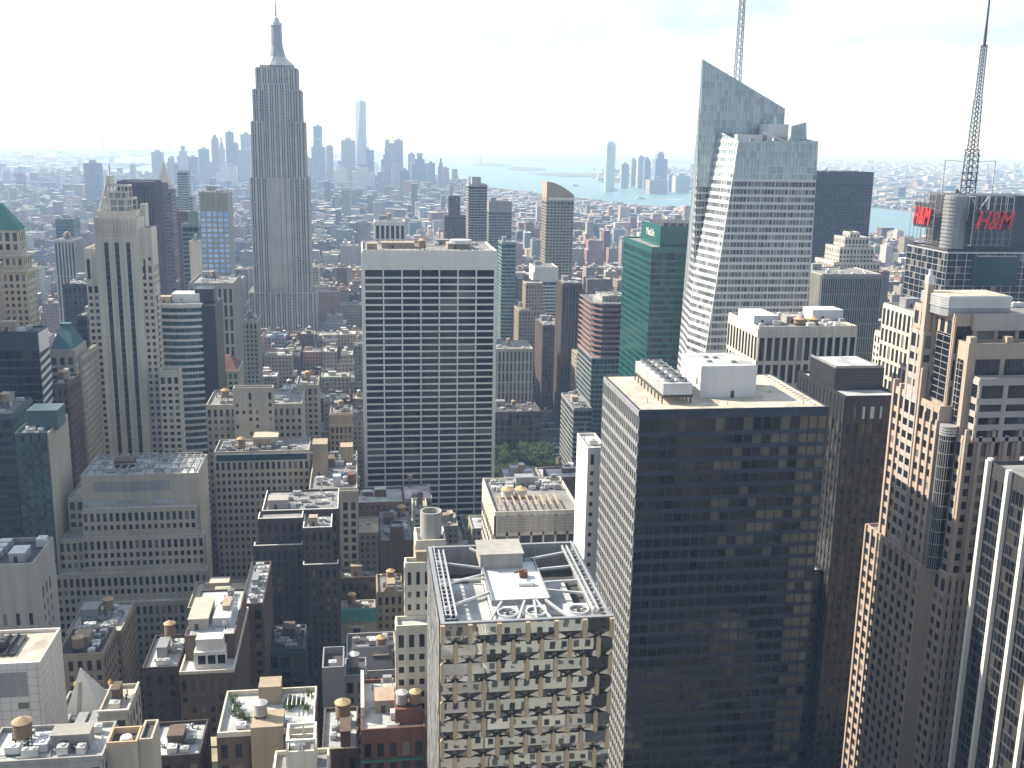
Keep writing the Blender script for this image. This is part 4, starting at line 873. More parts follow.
# broadcast tower block with the red signs
def signs_tower():
    b = Bld('antenna_tower', 'glass tower with red roof signs, a ribbed round drum and a tall lattice antenna', DKMET, GDARK, roof=RGREY, nind=100, pier=ALU, span=ALU)
    Y = 640; x0, zl = xz(948, 252, Y); x1 = x0+80; D = 52
    b.block(x0, x1, Y, Y+D, .1, zl, ST(cw=3.4, fh=4.2, pw=.35, sh=.3, pd=.2, sd=.15, top=1, per=2), 'FL', 1.)
    _, zt = xz(968, 193, Y+20); 
    core = b.part('roof_block', MB(), DKMET); core.box(x0+8, x1-10, Y+8, Y+44, zl+.06, zt-1)
    dr = b.part('ribbed_drum', MB(), GREYMET); cx, cz = xz(951, 250, Y+8)
    for k in range(14): dr.cyl(cx, Y+8, 7.6, zl+2+k*2.4, zl+3.4+k*2.4, n=24); dr.cyl(cx, Y+8, 7.1, zl+3.401+k*2.4, zl+4.399+k*2.4, n=24)
    fr = b.part('sign_frame', MB(), GREYMET)
    def lattice(p0, p1, q0, q1, nx, nz, w=.35):   # an upright grid from plan point p0 to p1
        for i in range(nx+1):
            x, y = p0[0]+(p1[0]-p0[0])*i/nx, p0[1]+(p1[1]-p0[1])*i/nx; fr.box(x-w/2, x+w/2, y-w/2, y+w/2, q0, q1)
        for k in range(nz+1): z = q0+(q1-q0)*k/nz; fr.bar((*p0, z), (*p1, z), w*.8)
    xs, _ = xz(973, 230, Y-6); xe, _ = xz(1012, 230, Y-6); z0, z1 = xz(990, 246, Y-6)[1], xz(990, 197, Y-6)[1]
    lattice((xs, Y-5), (xe, Y-5), z0, z1, 6, 7, .28); lattice((xs, Y+4), (xe, Y+4), z0, z1, 4, 3, .28)
    for xx in (xs, xe): fr.bar((xx, Y-5, z1), (xx, Y+4, z1), .4); fr.bar((xx, Y-5, z0), (xx, Y+4, z0), .4)
    bk = b.part('sign_backing', MB(), DKMET); bk.box(xs+1, xe-1, Y-4.6, Y-4.3, z0+8, z1-8)
    lattice((x0-4, Y+14), (x0-4, Y+44), z0, z1, 6, 7, .28); lattice((x0+4, Y+14), (x0+4, Y+44), z0, z1, 4, 3, .28)
    bk.box(x0-3.6, x0-3.3, Y+17, Y+41, z0+9, z1-6)
    # lower glazed billboard storeys on the front
    gz = b.part('billboard_glass', MB(), GTEAL); gz.box(x0+18, x0+50, Y-1.2, Y-.4, zl-22, zl-2); pb = b.part('billboard_strip', MB(), PINK); pb.box(x0+20, x0+48, Y-1.4, Y-1.21, zl-3, zl-2)
    tr = b.part('corner_frame', MB(), ALU)
    for xx, y in ((x0+12, Y+2), (x0+26, Y+2), (x0+12, Y+30), (x0+60, Y+2)): tr.bar((xx, y, zl+20), (xx, y, zt+1), .6)
    tr.bar((x0+10, Y+2, zt), (x0+62, Y+2, zt), .6); tr.bar((x0+26, Y+2, zt), (x0+18, Y+2, zt-12), .5); tr.bar((x0+12, Y+2, zt), (x0+20, Y+2, zt-12), .5)
    # gallows frames either side of the mast
    ax, az = xz(968, 190, Y+26); yy = Y+26
    top = xz(940, 160, yy)[1]
    for px, s in ((942, 1), (992, -1)):
        gx = xz(px, 190, yy)[0]; tr.bar((gx, yy, zt-1), (gx, yy, top), .7); tr.bar((gx, yy, top), (ax, yy, top-1), .4)
        tr.bar((gx, yy, zt+2), (gx+s*6, yy, top-2), .25)
    an = b.part('lattice_mast', MB(), DKMET); H0 = zt-1; H1 = xz(983, -22, yy)[1]
    def mast(za, zb, ha, hb, w, step):
        for a in (-1, 1):
            for c in (-1, 1): an.bar((ax+a*ha, yy+c*ha, za), (ax+a*hb, yy+c*hb, zb), w)
        z = za; s = 1
        while z < zb-.1:
            t = (z-za)/(zb-za); q = ha+(hb-ha)*t; zn = min(z+step, zb); t2 = (zn-za)/(zb-za); q2 = ha+(hb-ha)*t2
            for a, c, d, e in ((-1, -1, 1, -1), (1, -1, 1, 1), (1, 1, -1, 1), (-1, 1, -1, -1)):
                an.bar((ax+a*q, yy+c*q, z), (ax+d*q, yy+e*q, z), w*.6)
                an.bar((ax+a*q, yy+c*q, z), (ax+d*q2, yy+e*q2, zn), w*.6)
            z = zn
    mid = xz(975, 150, yy)[1]; m2 = xz(975, 100, yy)[1]; m3 = xz(978, 45, yy)[1]
    mast(H0, mid, 3.4, 2.9, .55, 4.4); mast(mid, m2, 2.3, 1.8, .5, 3); mast(m2, m3, 1.6, 1.3, .45, 2.4)
    for z in (H0+9, H0+14, mid-4, mid): an.cyl(ax, yy, 5.6, z, z+.35, n=12)
    pa = b.part('antenna_panel', MB(), WHMET)
    for k in range(6):
        z = H0+6+k*3.6
        for a in (-4.4, 3.6): pa.box(ax+a, ax+a+.9, yy-2, yy-1.2, z, z+2.2)
    an.cyl(ax, yy, 1.0, m3, m3+12, .85, 8); an.cyl(ax, yy, .8, m2+2, m2+2.6, n=8); an.cyl(ax, yy, 1.9, m3-.5, m3, n=10); an.cyl(ax, yy, .75, m3+12.01, H1, .5, 8)
    ds = b.part('satellite_dish', MB(), DKMET); ds.cyl(ax-14, yy-10, 2.2, zt, zt+2.6, 1.0, 12)
    b.finish()
    sz = (z1-z0)*.56
    sign('H&M', ((xs+xe)/2, Y-5.8, z0+(z1-z0)*.5), (R(90), 0, 0), sz*.92, REDP, .3, .35, .25, b.root, sx=.72)
    sign('H&M', (x0-4.9, Y+29, z0+(z1-z0)*.52), (R(90), 0, R(-90)), sz*.92, REDP, .3, .3, .25, b.root, sx=.62)
signs_tower()

# ---------------------------------------------------------------- the other named towers, by table
V1 = ST(cw=3.2, fh=3.7, pw=1.5, sh=1.8, pd=.25, sd=.12)
RB = lambda **k: {**ST(cw=4.5, fh=3.9, pw=.25, sh=1.7, pd=.12, sd=.3), **k}
def T_(*a, clut=5, tanks=1, seed=1, **k):
    b = hero(*a, **k)
    if clut: clutter(b, b.x0+1, b.x1-1, b.y0+1, b.y1-1, b.z, clut, tanks, seed=seed)
    return b
b = T_('pier_office_block', 'pale stone block with tall narrow window slots between piers, two tank cones on roof', LIME2, GDARK, 759, 857, 326.5, 472, 42,
   ST(cw=3.9, fh=11.2, pw=1.2, sh=1.9, pd=.6, sd=.5, top=4.2, L=ST(cw=4.2, fh=11.2, pw=1.4, sh=1.9, pd=.3, sd=.25, top=4.2)), clut=12, tanks=0, par=1.2, pyr=327, seed=9)
pass
tank(b, b.x0+24, b.y0+10, b.z, 2.6, 2.2, .8); tank(b, b.x0+31, b.y0+10, b.z, 2.6, 2.2, .8); bulkhead(b, b.x0+2, b.x0+14, b.y0+12, b.y0+34, b.z, 4, WHMET); bulkhead(b, b.x0+36, b.x0+52, b.y0+22, b.y0+34, b.z, 5, WHMET); b.finish()
b = T_('white_grid_building', 'white stone building with deep window grid, sunlit side seen left of the pink tower', LIME2, GDARK, 917, 990, 313, 480, 34, ST(cw=3.6, fh=4.2, pw=1.5, sh=1.5, pd=.8, sd=.3, L=ST(cw=4.2, fh=8.5, pw=1.5, sh=1.8, pd=.25, sd=.12)), clut=5)
b.block(b.x0+4, b.x0+20, b.y1+.1, b.y1+14, .1, b.z-17, V1, 'FL'); b.finish()
b = T_('striped_office_tower', 'grey office tower of thin white vertical stripes, below the cream setback tower', GREYST, GBLACK, 822, 882, 274, 800, 50, ST(cw=1.9, fh=12, pw=.75, sh=1.0, pd=.9, sd=.2, top=3), par=1, clut=6, tanks=0, nind=60); b.finish()
b = T_('cream_setback_tower', 'cream stone tower with notched setbacks on top, above the striped grey tower', LIME2, GDARK, 834, 880, 262, 900, 40, V1, clut=0, nind=40)
for k, (a, c, yy) in enumerate(((840, 874, 248), (845, 869, 238), (850, 860, 233))):
    xa, za = xz(a, yy, 905+k*4); xb, _ = xz(c, yy, 905+k*4); b.block(xa, xb, 905+k*4, 935-k*4, (b.z, )[0]+.06+k*.01, za, V1, 'FLR', .8, reg=False)
b.finish()
b = T_('dark_slab_tower', 'wide black slab tower against the river, right of the crystal tower', BLACKM, GBLACK, 800, 874, 171, 1300, 50, ST(cw=3.6, fh=3.8, pw=.9, sh=1.2, pd=.4, sd=.2, top=14), clut=4, tanks=0, pyr=172, nind=0); b.finish()
# avenue side, centre
b = T_('brown_pier_tower', 'slender dark brown tower between the netted tower and the old brick offices', BROWN, GBLACK, 563, 582, 283, 930, 30, ST(cw=3, fh=14, pw=1.4, sh=.8, pd=.8, sd=.3), clut=3, tanks=0, nind=50); b.finish()
b = T_('brick_office_block', 'dark brown brick office block with one thin sunlit edge beside the avenue', BROWN, GDARK, 543, 565, 325, 1000, 46, V1, clut=3); b.finish()
b = T_('stepped_brick_tower', 'brown brick tower with stepped top behind the mansard block', TAN, GDARK, 519, 545, 310, 1090, 40, V1, clut=3)
xa, za = xz(526, 284, 1096); xb, _ = xz(543, 284, 1096); b.block(xa, xb, 1096, 1120, b.z, za, V1, reg=False); b.finish()
b = T_('beige_loft_building', 'plain beige loft building with narrow windows, just right of the white slab tower', LIME, GDARK, 490, 533, 349, 905, 40, ST(cw=3.4, fh=9, pw=1.9, sh=1.2, pd=.3, sd=.15), clut=4); b.finish()
b = T_('mansard_block', 'dark ornate block with glazed attic windows facing the park trees', BROWN, GBROWN, 492, 541, 412, 852, 34, ST(cw=6, fh=5, pw=1.7, sh=1.6, pd=.5, sd=.3, top=6), clut=5, roof=RDARK)
for k in range(4): m = b.part('attic_window', MB(), GPALE); m.box(b.x0+14+k*7, b.x0+19.5+k*7, b.y0-.3, b.y0-.05, b.z-5, b.z-1)
b.finish()
b = T_('white_office_block', 'white topped office block with green ribbon windows, below the curved top tower', WHITE, GTEAL, 535, 558, 267, 1190, 40, RB(top=16), clut=3, tanks=0); b.block(b.x1+.1, b.x1+24, b.y0+4, b.y0+36, .1, b.z-26, RB()); b.finish()
def curved():
    b = Bld('curved_top_tower', 'tall tan apartment tower whose roof curves down to the right', TAN, GTEAL, nind=60); Y = 1250
    xa, za = xz(547, 187, Y); xb, zb = xz(574, 196, Y); b.block(xa, xb, Y, Y+34, .1, zb-3, ST(cw=4, fh=3.6, pw=.9, sh=1.4, pd=.3, sd=.2, top=4), 'FLR', 0)
    t = b.part('curved_crown', MB(), TAN); n = 8
    for k in range(n):
        u0, u1 = k/n, (k+1)/n; h0, h1 = [zb-3+(za-zb+9)*math.cos(u*1.35) for u in (u0, u1)]; x0, x1 = xa+(xb-xa)*u0, xa+(xb-xa)*u1
        t.hexa([(x0, Y-.0, zb-2.9), (x1, Y, zb-2.9), (x1, Y+34, zb-2.9), (x0, Y+34, zb-2.9), (x0, Y, h0), (x1, Y, h1), (x1, Y+34, h1), (x0, Y+34, h0)])
    bd = b.part('crown_band', MB(), WHITE); bd.box(xa+2, xb, Y-.5, Y-.05, zb-5, zb-2); b.finish()
curved()
b = T_('balcony_tower', 'tall dark apartment tower of stacked balconies behind the white slab tower', GREYST, GBLACK, 469, 487, 184, 1380, 30, ST(cw=4, fh=3.4, pw=.3, sh=1.0, pd=.2, sd=1.0, top=2), clut=0, nind=40)
xa, za = xz(472, 178, 1385); xb, _ = xz(481, 178, 1385); b.block(xa, xb, 1385, 1400, b.z, za, None, '', reg=False); b.finish()
b = T_('dark_setback_tower', 'dark setback tower left of the stacked balcony tower', BROWN, GDARK, 445, 468, 215, 1420, 32, V1, clut=0, nind=30); xa, za = xz(449, 197, 1425); xb, _ = xz(460, 197, 1425); b.block(xa, xb, 1425, 1440, b.z, za, V1, reg=False); b.finish()
b = T_('pale_top_glass_tower', 'grey glass tower with a pale top band right of the balcony tower', GREYST, GTEAL, 489, 512, 201, 1450, 34, ST(cw=3.4, fh=3.8, pw=.5, sh=1.3, pd=.2, sd=.2, top=14), clut=2, tanks=0, nind=40); b.finish()
b = T_('teal_glass_building', 'narrow teal glass building at the right shoulder of the white slab tower', TEALM, GTEAL, 502, 516, 242, 1130, 30, RB(), clut=2, tanks=0, nind=40); b.finish()
b = T_('colonnade_top_building', 'pale building with colonnaded top just above the white slab roof', WHITE, GBLACK, 375, 405, 221, 980, 30, ST(cw=4.2, fh=12, pw=1.6, sh=1, pd=.9, sd=.5, top=3), clut=3, nind=20); b.finish()
# behind the limestone tower
b = T_('purple_slab_tower', 'plain dark purple slab tower behind the limestone crown', stone('purple_brick', (.13, .10, .13)), GBLACK, 117, 154, 181, 900, 32, ST(cw=1.8, fh=60, pw=.6, sh=.5, pd=.5, sd=.1), clut=0, nind=0); b.finish()
b = T_('maroon_tower', 'narrow maroon brick tower right of the purple slab', stone('maroon_brick', (.16, .08, .09)), GTEAL, 156, 171, 190, 1150, 26, RB(cw=4), clut=0, nind=0)
xa, za = xz(163, 190, 1160); xb, _ = xz(171, 190, 1160); b.block(b.x0+1, b.x0+9, 1156, 1170, b.z, b.z+7, None, '', reg=False); b.finish()
b = T_('blue_window_tower', 'concrete framed tower with a bright sky blue window grid', GREYST, BLUEGL, 199, 228, 192, 820, 26, ST(cw=4.4, fh=3.8, pw=1.1, sh=1.2, pd=.3, sd=.2, top=13), clut=3, tanks=0, faces='F', nind=100)
cc = b.part('crown_fin', MB(), GREYST)
for k in range(6): xx = b.x0+(b.x1-b.x0-1.2)*k/5; cc.box(xx, xx+1.2, b.y0-1.2, b.y0-.31, b.z-12.6, b.z+.6)
b.finish()
b = T_('pier_base_block', 'blue grey block with long stone piers below the sky blue window tower', GREYST, GDARK, 189, 233, 283, 765, 48, ST(cw=4, fh=10, pw=1.7, sh=1.8, pd=.8, sd=.3, top=3), clut=4, nind=60); b.finish()
b = T_('cream_flank_tower', 'blank cream slab tower left of the sky blue window grid', LIME2, GDARK, 189, 198, 241, 860, 22, None, clut=2); b.finish()
b = T_('green_top_tower', 'slim pale green and white tower behind the curved teal banded building', TEALM, GTEAL, 182, 198, 224, 960, 24, RB(), clut=0, nind=0)
xa, za = xz(188, 213, 965); b.block(xa, b.x1-1, 965, 975, b.z, za, None, '', reg=False); b.finish()
b = T_('red_brown_tower', 'red brown tower with a thin orange top ledge behind the green top tower', RED, GDARK, 174, 190, 211, 1240, 26, V1, clut=0, nind=0); b.finish()
b = T_('gold_tip_tower', 'pale striped tower with dark blue flat side, far behind the limestone crown', GREYST, GTEAL, 177, 187, 171, 1750, 28, RB(), clut=0, nind=0); b.block(b.x0-4, b.x1+6, 1752, 1775, .1, b.z-38, RB(), reg=False); b.finish()
def clocktower():
    b = Bld('gilded_pyramid_tower', 'far cream tower with gilded pyramid spire left of the striped tower', LIME2, GDARK, nind=0); Y = 2000; xa, z = xz(156, 184, Y); xb, _ = xz(171, 184, Y)
    b.block(xa, xb, Y, Y+28, .1, z, V1); c = (xa+xb)/2; p = b.part('pyramid_roof', MB(), TANM); p.frus((xa+3, xb-3, Y+3, Y+25), z+.1, (c-.4, c+.4, Y+13, Y+14), z+42); b.finish()
clocktower()
def curved_band():
    b = Bld('teal_banded_building', 'teal glass building with white floor bands and bowed front, right of the limestone tower', TEALM, GTEAL, roof=RWHITE, nind=100); Y = 640
    x0, z = xz(150, 304, Y+6); x1, z1 = xz(201, 307, Y); b.root = thing(b.name, b.label, 'office building', ((x0+x1)/2, Y+20, .1)); FOOT.append((x0, x1+8, Y-2, Y+40, b.name))
    n = 9; pts = []
    for k in range(n+1):
        u = k/n; pts.append((x0+(x1-x0)*u, Y+4-5.0*math.sin(u*math.pi*.85)))
    b.wall.prism(pts+[(x1, Y+36), (x0, Y+36)], .1, z); b.roof.face([(p[0], p[1]+.4, z+.05) for p in pts]+[(x1-.4, Y+35.5, z+.05), (x0+.4, Y+35.5, z+.05)])
    bd = b.part('floor_band', MB(), WHITE); k = 0
    zz = z-5
    par = b.part('parapet', MB(), WHITE)
    for (xa, ya), (xb, yb) in zip(pts[:-1], pts[1:]):
        d = Vector((xb-xa, yb-ya)); w = d.length; d.normalize(); nn = (d.y, -d.x)
        par.lbox((xa, ya), d, nn, 0, w, -.3, .45, z-1.5, z+1)
        for k in range(int(z/4.0)):
            zt = z-1.5-k*4.0
            if zt < 6: break
            bd.lbox((xa, ya), d, nn, 0, w, 0, .4, zt-4.0, zt-2.5)
            for q in range(2):
                Q = lambda a, zv: (xa+d.x*a+nn[0]*.08, ya+d.y*a+nn[1]*.08, zv); a0, a1 = q*w/2+.1, (q+1)*w/2-.1
                b.panes.append(((Q(a0, zt-2.5), Q(a1, zt-2.5), Q(a1, zt), Q(a0, zt)), (nn[0], nn[1])))
    dk = b.part('dark_side_wing', MB(), BLACKM); dk.box(x1+.02, x1+8, Y+1, Y+36, .1, z-.5); dk.box(x1-5, x1+6, Y+12, Y+26, z+.06, z+8)
    bulkhead(b, x0+12, x0+28, Y+10, Y+24, z, 5, WHMET); clutter(b, x0+2, x1-10, Y+4, Y+34, z, 6, 0, seed=4); b.finish()
curved_band()
# left edge
def mansard_tower():
    b = Bld('green_mansard_tower', 'stone tower with green copper hipped roof at the left edge', LIME, GDARK, nind=80); Y = 650
    x1, z = xz(24, 248, Y); x0 = x1-44; b.block(x0, x1, Y, Y+18, .1, z-14, ST(cw=3.4, fh=3.8, pw=1.6, sh=1.8, pd=.3, sd=.15), 'FR', 0)
    cn_ = b.part('cornice', MB(), LIME); cn_.box(x0-1.5, x1+1.5, Y-1.5, Y+19.5, z-13.9, z-12.5); cn_.box(x0-1, x1+1, Y-1, Y+19, z-5, z-3.9)
    b.block(x0+1.5, x1-1.5, Y+1.5, Y+16.5, z-12.4, z-5.01, ST(cw=3.4, fh=3.6, pw=1.6, sh=1, pd=.4, sd=.2), 'FR', 0, reg=False, roof=False)
    b.block(x0+3.5, x1-3.5, Y+3.5, Y+15, z-3.89, z+10, ST(cw=4, fh=5, pw=1.8, sh=1.5, pd=.4, sd=.2), 'FR', 0, reg=False, roof=False)
    rf = b.part('hipped_roof', MB(), COPPER); rf.frus((x0+2.6, x1-2.6, Y+2.6, Y+16), z+10.01, (x0+19, x1-13, Y+8, Y+11), z+25); 
    ar = b.part('arched_window', MB(), GDARK); ar.box(x1-21, x1-17, Y-.45, Y-.36, z-36, z-22); ar.cyl(x1-19, Y-.4, 2, z-22, z-21.2, n=12); b.finish()
mansard_tower()
b = hero('dark_glass_slab', 'dark blue glass slab with white diagonal stripes on its end wall, left edge', NAVY, GBLACK, -14, 37.5, 332, 500, 16, ST(cw=4, fh=3.8, pw=.2, sh=.9, pd=.06, sd=.08, top=8), par=.8, nind=60, faces='F', roof=RDARK)
m = b.part('white_stripe', MB(), WHITE); b.wall.box(b.x1-16, b.x1, b.y0-.3, b.y0-.01, b.z-8, b.z+.3); m.box(b.x1+.02, b.x1+.3, b.y0+.2, b.y1-.2, b.z-9, b.z)
for k in range(34):
    zz = b.z-13.5-k*3.8
    if zz > 4: m.hexa([(b.x1+.02, b.y0+.2, zz), (b.x1+.3, b.y0+.2, zz), (b.x1+.3, b.y1-.2, zz+1.5), (b.x1+.02, b.y1-.2, zz+1.5), (b.x1+.02, b.y0+.2, zz+1.5), (b.x1+.3, b.y0+.2, zz+1.5), (b.x1+.3, b.y1-.2, zz+3), (b.x1+.02, b.y1-.2, zz+3)])
clutter(b, b.x0+2, b.x1-2, b.y0+2, b.y1-2, b.z, 6, 0); b.finish()
def pyramid_roof():
    b = Bld('blue_pyramid_roof_tower', 'stone tower with blue green pyramid roof behind the striped dark slab', LIME, GDARK, nind=80); Y = 560
    x0, z = xz(49, 350, Y); x1, _ = xz(74, 350, Y); b.block(x0, x1, Y, Y+24, .1, z, ST(cw=3.6, fh=3.8, pw=1.7, sh=1.8, pd=.3, sd=.15, top=4), 'FR', .3)
    rf = b.part('pyramid_roof', MB(), BLUECOP); c, d = (x0+x1)/2, Y+12; rf.frus((x0+.5, x1-.5, Y+.5, Y+23.5), z+.4, (c-2.3, c+2.3, d-2.3, d+2.3), z+11); rf.box(c-2.6, c+2.6, d-2.6, d+2.6, z+11.01, z+11.9)
    x2, z2 = xz(83, 357, Y+10); b.block(x1+.02, x2, Y+6, Y+40, .1, z2, V1, 'FR', 1); b.finish()
pyramid_roof()
b = T_('brown_flank_building', 'small brown stone block in front of the blue pyramid roof tower', BROWN, GDARK, 50, 68, 384, 515, 22, V1, nind=60); b.finish()
b = T_('teal_court_building', 'blue grey office block with blank beige end wall, below the striped dark slab', TEALD, GTEAL, 14, 47, 433, 440, 30, ST(cw=3.3, fh=3.8, pw=.7, sh=1.6, pd=.1, sd=.1, top=3), clut=4, tanks=0, faces='F'); 
m = b.part('end_wall', MB(), LIME); m.box(b.x1+.02, b.x1+.5, b.y0, b.y1, .15, b.z+1); bulkhead(b, b.x0+3, b.x0+15, b.y0+8, b.y0+20, b.z, 8, TEALD); b.finish()
b = T_('teal_corner_building', 'dark teal block cut off by the left edge, beside the blue grey office block', TEALD, GTEAL, -18, 11, 414, 460, 30, RB(), clut=3); b.finish()
b = T_('dark_blue_office', 'dark blue office tower showing just left of the limestone tower shaft', NAVY, GBLACK, 63, 86, 284, 730, 36, V1, nind=40, tanks=0); b.finish()
b = T_('pinstripe_tower', 'pale blue pinstriped tower left of the limestone tower, above the dark blue office', ESBW, GTEAL, 54, 74, 240, 1010, 30, ST(cw=3, fh=30, pw=1.3, sh=.6, pd=.6, sd=.1), nind=0, clut=3); b.finish()
b = T_('grey_blue_tower', 'grey blue flat topped tower behind the pinstriped tower', TEALD, GTEAL, 55, 73, 219, 1330, 30, RB(), nind=0, clut=2, tanks=0); b.finish()
b = T_('black_sliver_tower', 'narrow black slab squeezed against the left wall of the limestone tower', BLACKM, GBLACK, 77, 86.5, 316, 668, 22, RB(), nind=0, clut=2, tanks=0); b.finish()
# centre left cluster
b = T_('red_hip_roof_building', 'stone building with a red hipped roof right of the teal banded building', LIME, GDARK, 212, 238, 371, 700, 30, V1, clut=0, par=.3, nind=60)
rf = b.part('hipped_roof', MB(), REDTILE); c = (b.x0+b.x1)/2; rf.frus((b.x0+.6, b.x1-.6, b.y0+.6, b.y1-.6), b.z+.35, (c-2, c+2, b.y0+13, b.y0+17), b.z+8); b.finish()
b = T_('classical_stone_block', 'pale blue grey stone block with classical top, right of the long pier block', GREYST, GDARK, 241, 257, 321, 860, 30, V1, nind=50); b.finish()
b = Bld('tan_setback_offices', 'tan brick office tower with a blank raised centre wall and two lower wings', LIME, GDARK); Y = 550
xa, za = xz(206, 407, Y); xb, _ = xz(302, 407, Y); b.block(xa, xb, Y, Y+34, .1, za, ST(cw=3.0, fh=3.8, pw=1.6, sh=1.9, pd=.2, sd=.1), 'FL')
xc, zc = xz(233, 390, Y-6); xd, _ = xz(273, 390, Y-6); b.block(xc, xd, Y-6, Y-.1, .1, zc, ST(cw=3.2, fh=3.8, pw=1.9, sh=1.9, pd=.2, sd=.1, drop=.45), 'FLR'); clutter(b, xa+2, xb-2, Y+2, Y+32, za, 10, 1, seed=8); b.finish()
b = T_('glass_attic_building', 'long tan building with a glazed top floor in front of the setback offices', LIME, GDARK, 214, 309, 452, 515, 22, ST(cw=2.7, fh=3.75, pw=1.25, sh=1.75, pd=.2, sd=.12, top=4.6), clut=12, seed=12)
m = b.part('glazed_attic', MB(), GTEAL); m.box(b.x0+1, b.x1-1, b.y0-.4, b.y0-.2, b.z-3.6, b.z-.6); 
for k in range(3): m = b.part('attic_parapet', MB(), WHITE) if k == 0 else m; m.box(b.x0+.5+k*18, b.x0+17+k*18, b.y0-.55, b.y0-.41, b.z-.5, b.z+.2)
bulkhead(b, b.x0+18, b.x0+30, b.y0+10, b.y0+20, b.z, 5, LIME); b.finish()
b = T_('gothic_loft', 'narrow beige loft with pointed roof ornament behind the setback offices', LIME, GDARK, 296, 318, 385, 650, 26, V1, nind=80); b.finish()
b = T_('ornate_narrow_tower', 'narrow ornate stone building with bracketed cornice left of the white slab tower', TAN, GDARK, 330, 352, 413, 700, 24, ST(cw=3, fh=4, pw=1.4, sh=1.6, pd=.4, sd=.2, top=9), nind=80)
m = b.part('cornice', MB(), LIME); m.box(b.x0-.8, b.x1+.8, b.y0-1, b.y0-.5, b.z-8, b.z-6.6); m.box(b.x0-.8, b.x1+.8, b.y0-.9, b.y0-.5, b.z-.6, b.z+.4); b.finish()
b = T_('cornice_stone_building', 'tan stone building with deep cornice, tucked left of the white slab tower base', LIME, GDARK, 309, 357, 489, 478, 60, ST(cw=3.9, fh=4, pw=1.6, sh=1.5, pd=.3, sd=.2, top=6), clut=12, tanks=2, seed=21)
m = b.part('cornice', MB(), LIME); m.box(b.x0-.8, b.x1+.8, b.y0-1.1, b.y0-.4, b.z-1.5, b.z+.2)
for a, c, w, d, h in ((1, 22, 7, 10, 16), (14, 40, 6, 8, 9)): bulkhead(b, b.x0+a, b.x0+a+w, b.y0+c, b.y0+c+d, b.z, h, TAN)
m = b.part('white_shed', MB(), WHMET); m.box(b.x0+11, b.x0+14.5, b.y0+6, b.y0+10, b.z+.06, b.z+5); m = b.part('red_shed', MB(), RED); m.box(b.x0+18, b.x0+21, b.y0+8, b.y0+14, b.z+.06, b.z+5); b.finish()
# dark brick terraced building
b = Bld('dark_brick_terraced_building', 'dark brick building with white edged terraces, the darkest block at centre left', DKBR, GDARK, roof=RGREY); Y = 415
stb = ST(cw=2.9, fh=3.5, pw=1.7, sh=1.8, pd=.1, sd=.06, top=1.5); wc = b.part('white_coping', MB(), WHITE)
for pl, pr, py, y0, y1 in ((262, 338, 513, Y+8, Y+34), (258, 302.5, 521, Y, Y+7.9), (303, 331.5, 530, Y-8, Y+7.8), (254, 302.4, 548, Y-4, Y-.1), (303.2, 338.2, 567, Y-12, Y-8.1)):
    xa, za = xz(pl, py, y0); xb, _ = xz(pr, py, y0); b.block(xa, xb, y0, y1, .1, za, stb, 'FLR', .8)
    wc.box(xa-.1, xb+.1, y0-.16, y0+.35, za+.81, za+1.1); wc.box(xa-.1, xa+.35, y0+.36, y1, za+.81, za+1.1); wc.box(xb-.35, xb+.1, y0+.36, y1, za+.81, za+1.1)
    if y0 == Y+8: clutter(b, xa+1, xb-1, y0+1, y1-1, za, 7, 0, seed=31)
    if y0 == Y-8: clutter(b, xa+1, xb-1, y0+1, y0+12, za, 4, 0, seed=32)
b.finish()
# low brick streetscape, lower left
b = T_('green_cornice_building', 'small ornate building with green copper roof edge and arched window', LIME, GDARK, 341, 376, 622, 432, 22, ST(cw=3.2, fh=3.8, pw=1.4, sh=1.7, pd=.3, sd=.15, top=10), clut=3, seed=41)
m = b.part('copper_roof_edge', MB(), COPPER); m.frus((b.x0-.5, b.x1+.5, b.y0-.9, b.y0+5), b.z+1.12, (b.x0-.5, b.x1+.5, b.y0+2.5, b.y0+5), b.z+5); m.box(b.x0-.6, b.x1+.6, b.y0-1.1, b.y0-.5, b.z-9.4, b.z-8.7)
m = b.part('arched_window', MB(), GDARK); m.box(b.x0+5.2, b.x0+8.2, b.y0-.5, b.y0-.36, b.z-5, b.z-2); m = b.part('pediment', MB(), LIME2); m.prism([(b.x0+3.5, b.y0-.9), (b.x0+10, b.y0-.9), (b.x0+10, b.y0-.51), (b.x0+3.5, b.y0-.51)], b.z-1.8, b.z-.6); b.finish()
b = T_('arched_pediment_building', 'narrow tan building with round arched pediment right of the green copper edge', TAN, GDARK, 377, 403, 592, 440, 20, V1, clut=3, tanks=1, seed=42)
m = b.part('arched_pediment', MB(), TAN); c = (b.x0+b.x1)/2
m.hexa([(c-3, b.y0-.2, b.z+1.12), (c+3, b.y0-.2, b.z+1.12), (c+3, b.y0+.4, b.z+1.12), (c-3, b.y0+.4, b.z+1.12), (c-1.6, b.y0-.2, b.z+3.6), (c+1.6, b.y0-.2, b.z+3.6), (c+1.6, b.y0+.4, b.z+3.6), (c-1.6, b.y0+.4, b.z+3.6)]); b.finish()
b = T_('brown_blank_building', 'blank brown brick building with gabled parapet at the white slab tower base', BROWN, GDARK, 380, 414, 541, 474, 44, None, clut=8, seed=43); b.block(b.x0+5, b.x0+11, b.y0+2, b.y0+10, b.z+.06, b.z+6, None, '', reg=False); b.finish()
b = T_('tank_row_building', 'brown brick building with several water tanks, between dark brick terraces and the copper edge', BROWN, GDARK, 340, 376, 578, 462, 10, V1, clut=3, tanks=3, seed=44); b.finish()
b = T_('brown_court_building', 'brown brick building standing behind the white penthouse building', BROWN, GDARK, 241, 263, 604, 352, 38, ST(cw=3, fh=3.5, pw=1.7, sh=1.8, pd=.1, sd=.06), clut=6, roof=RWHITE, seed=45); b.finish()
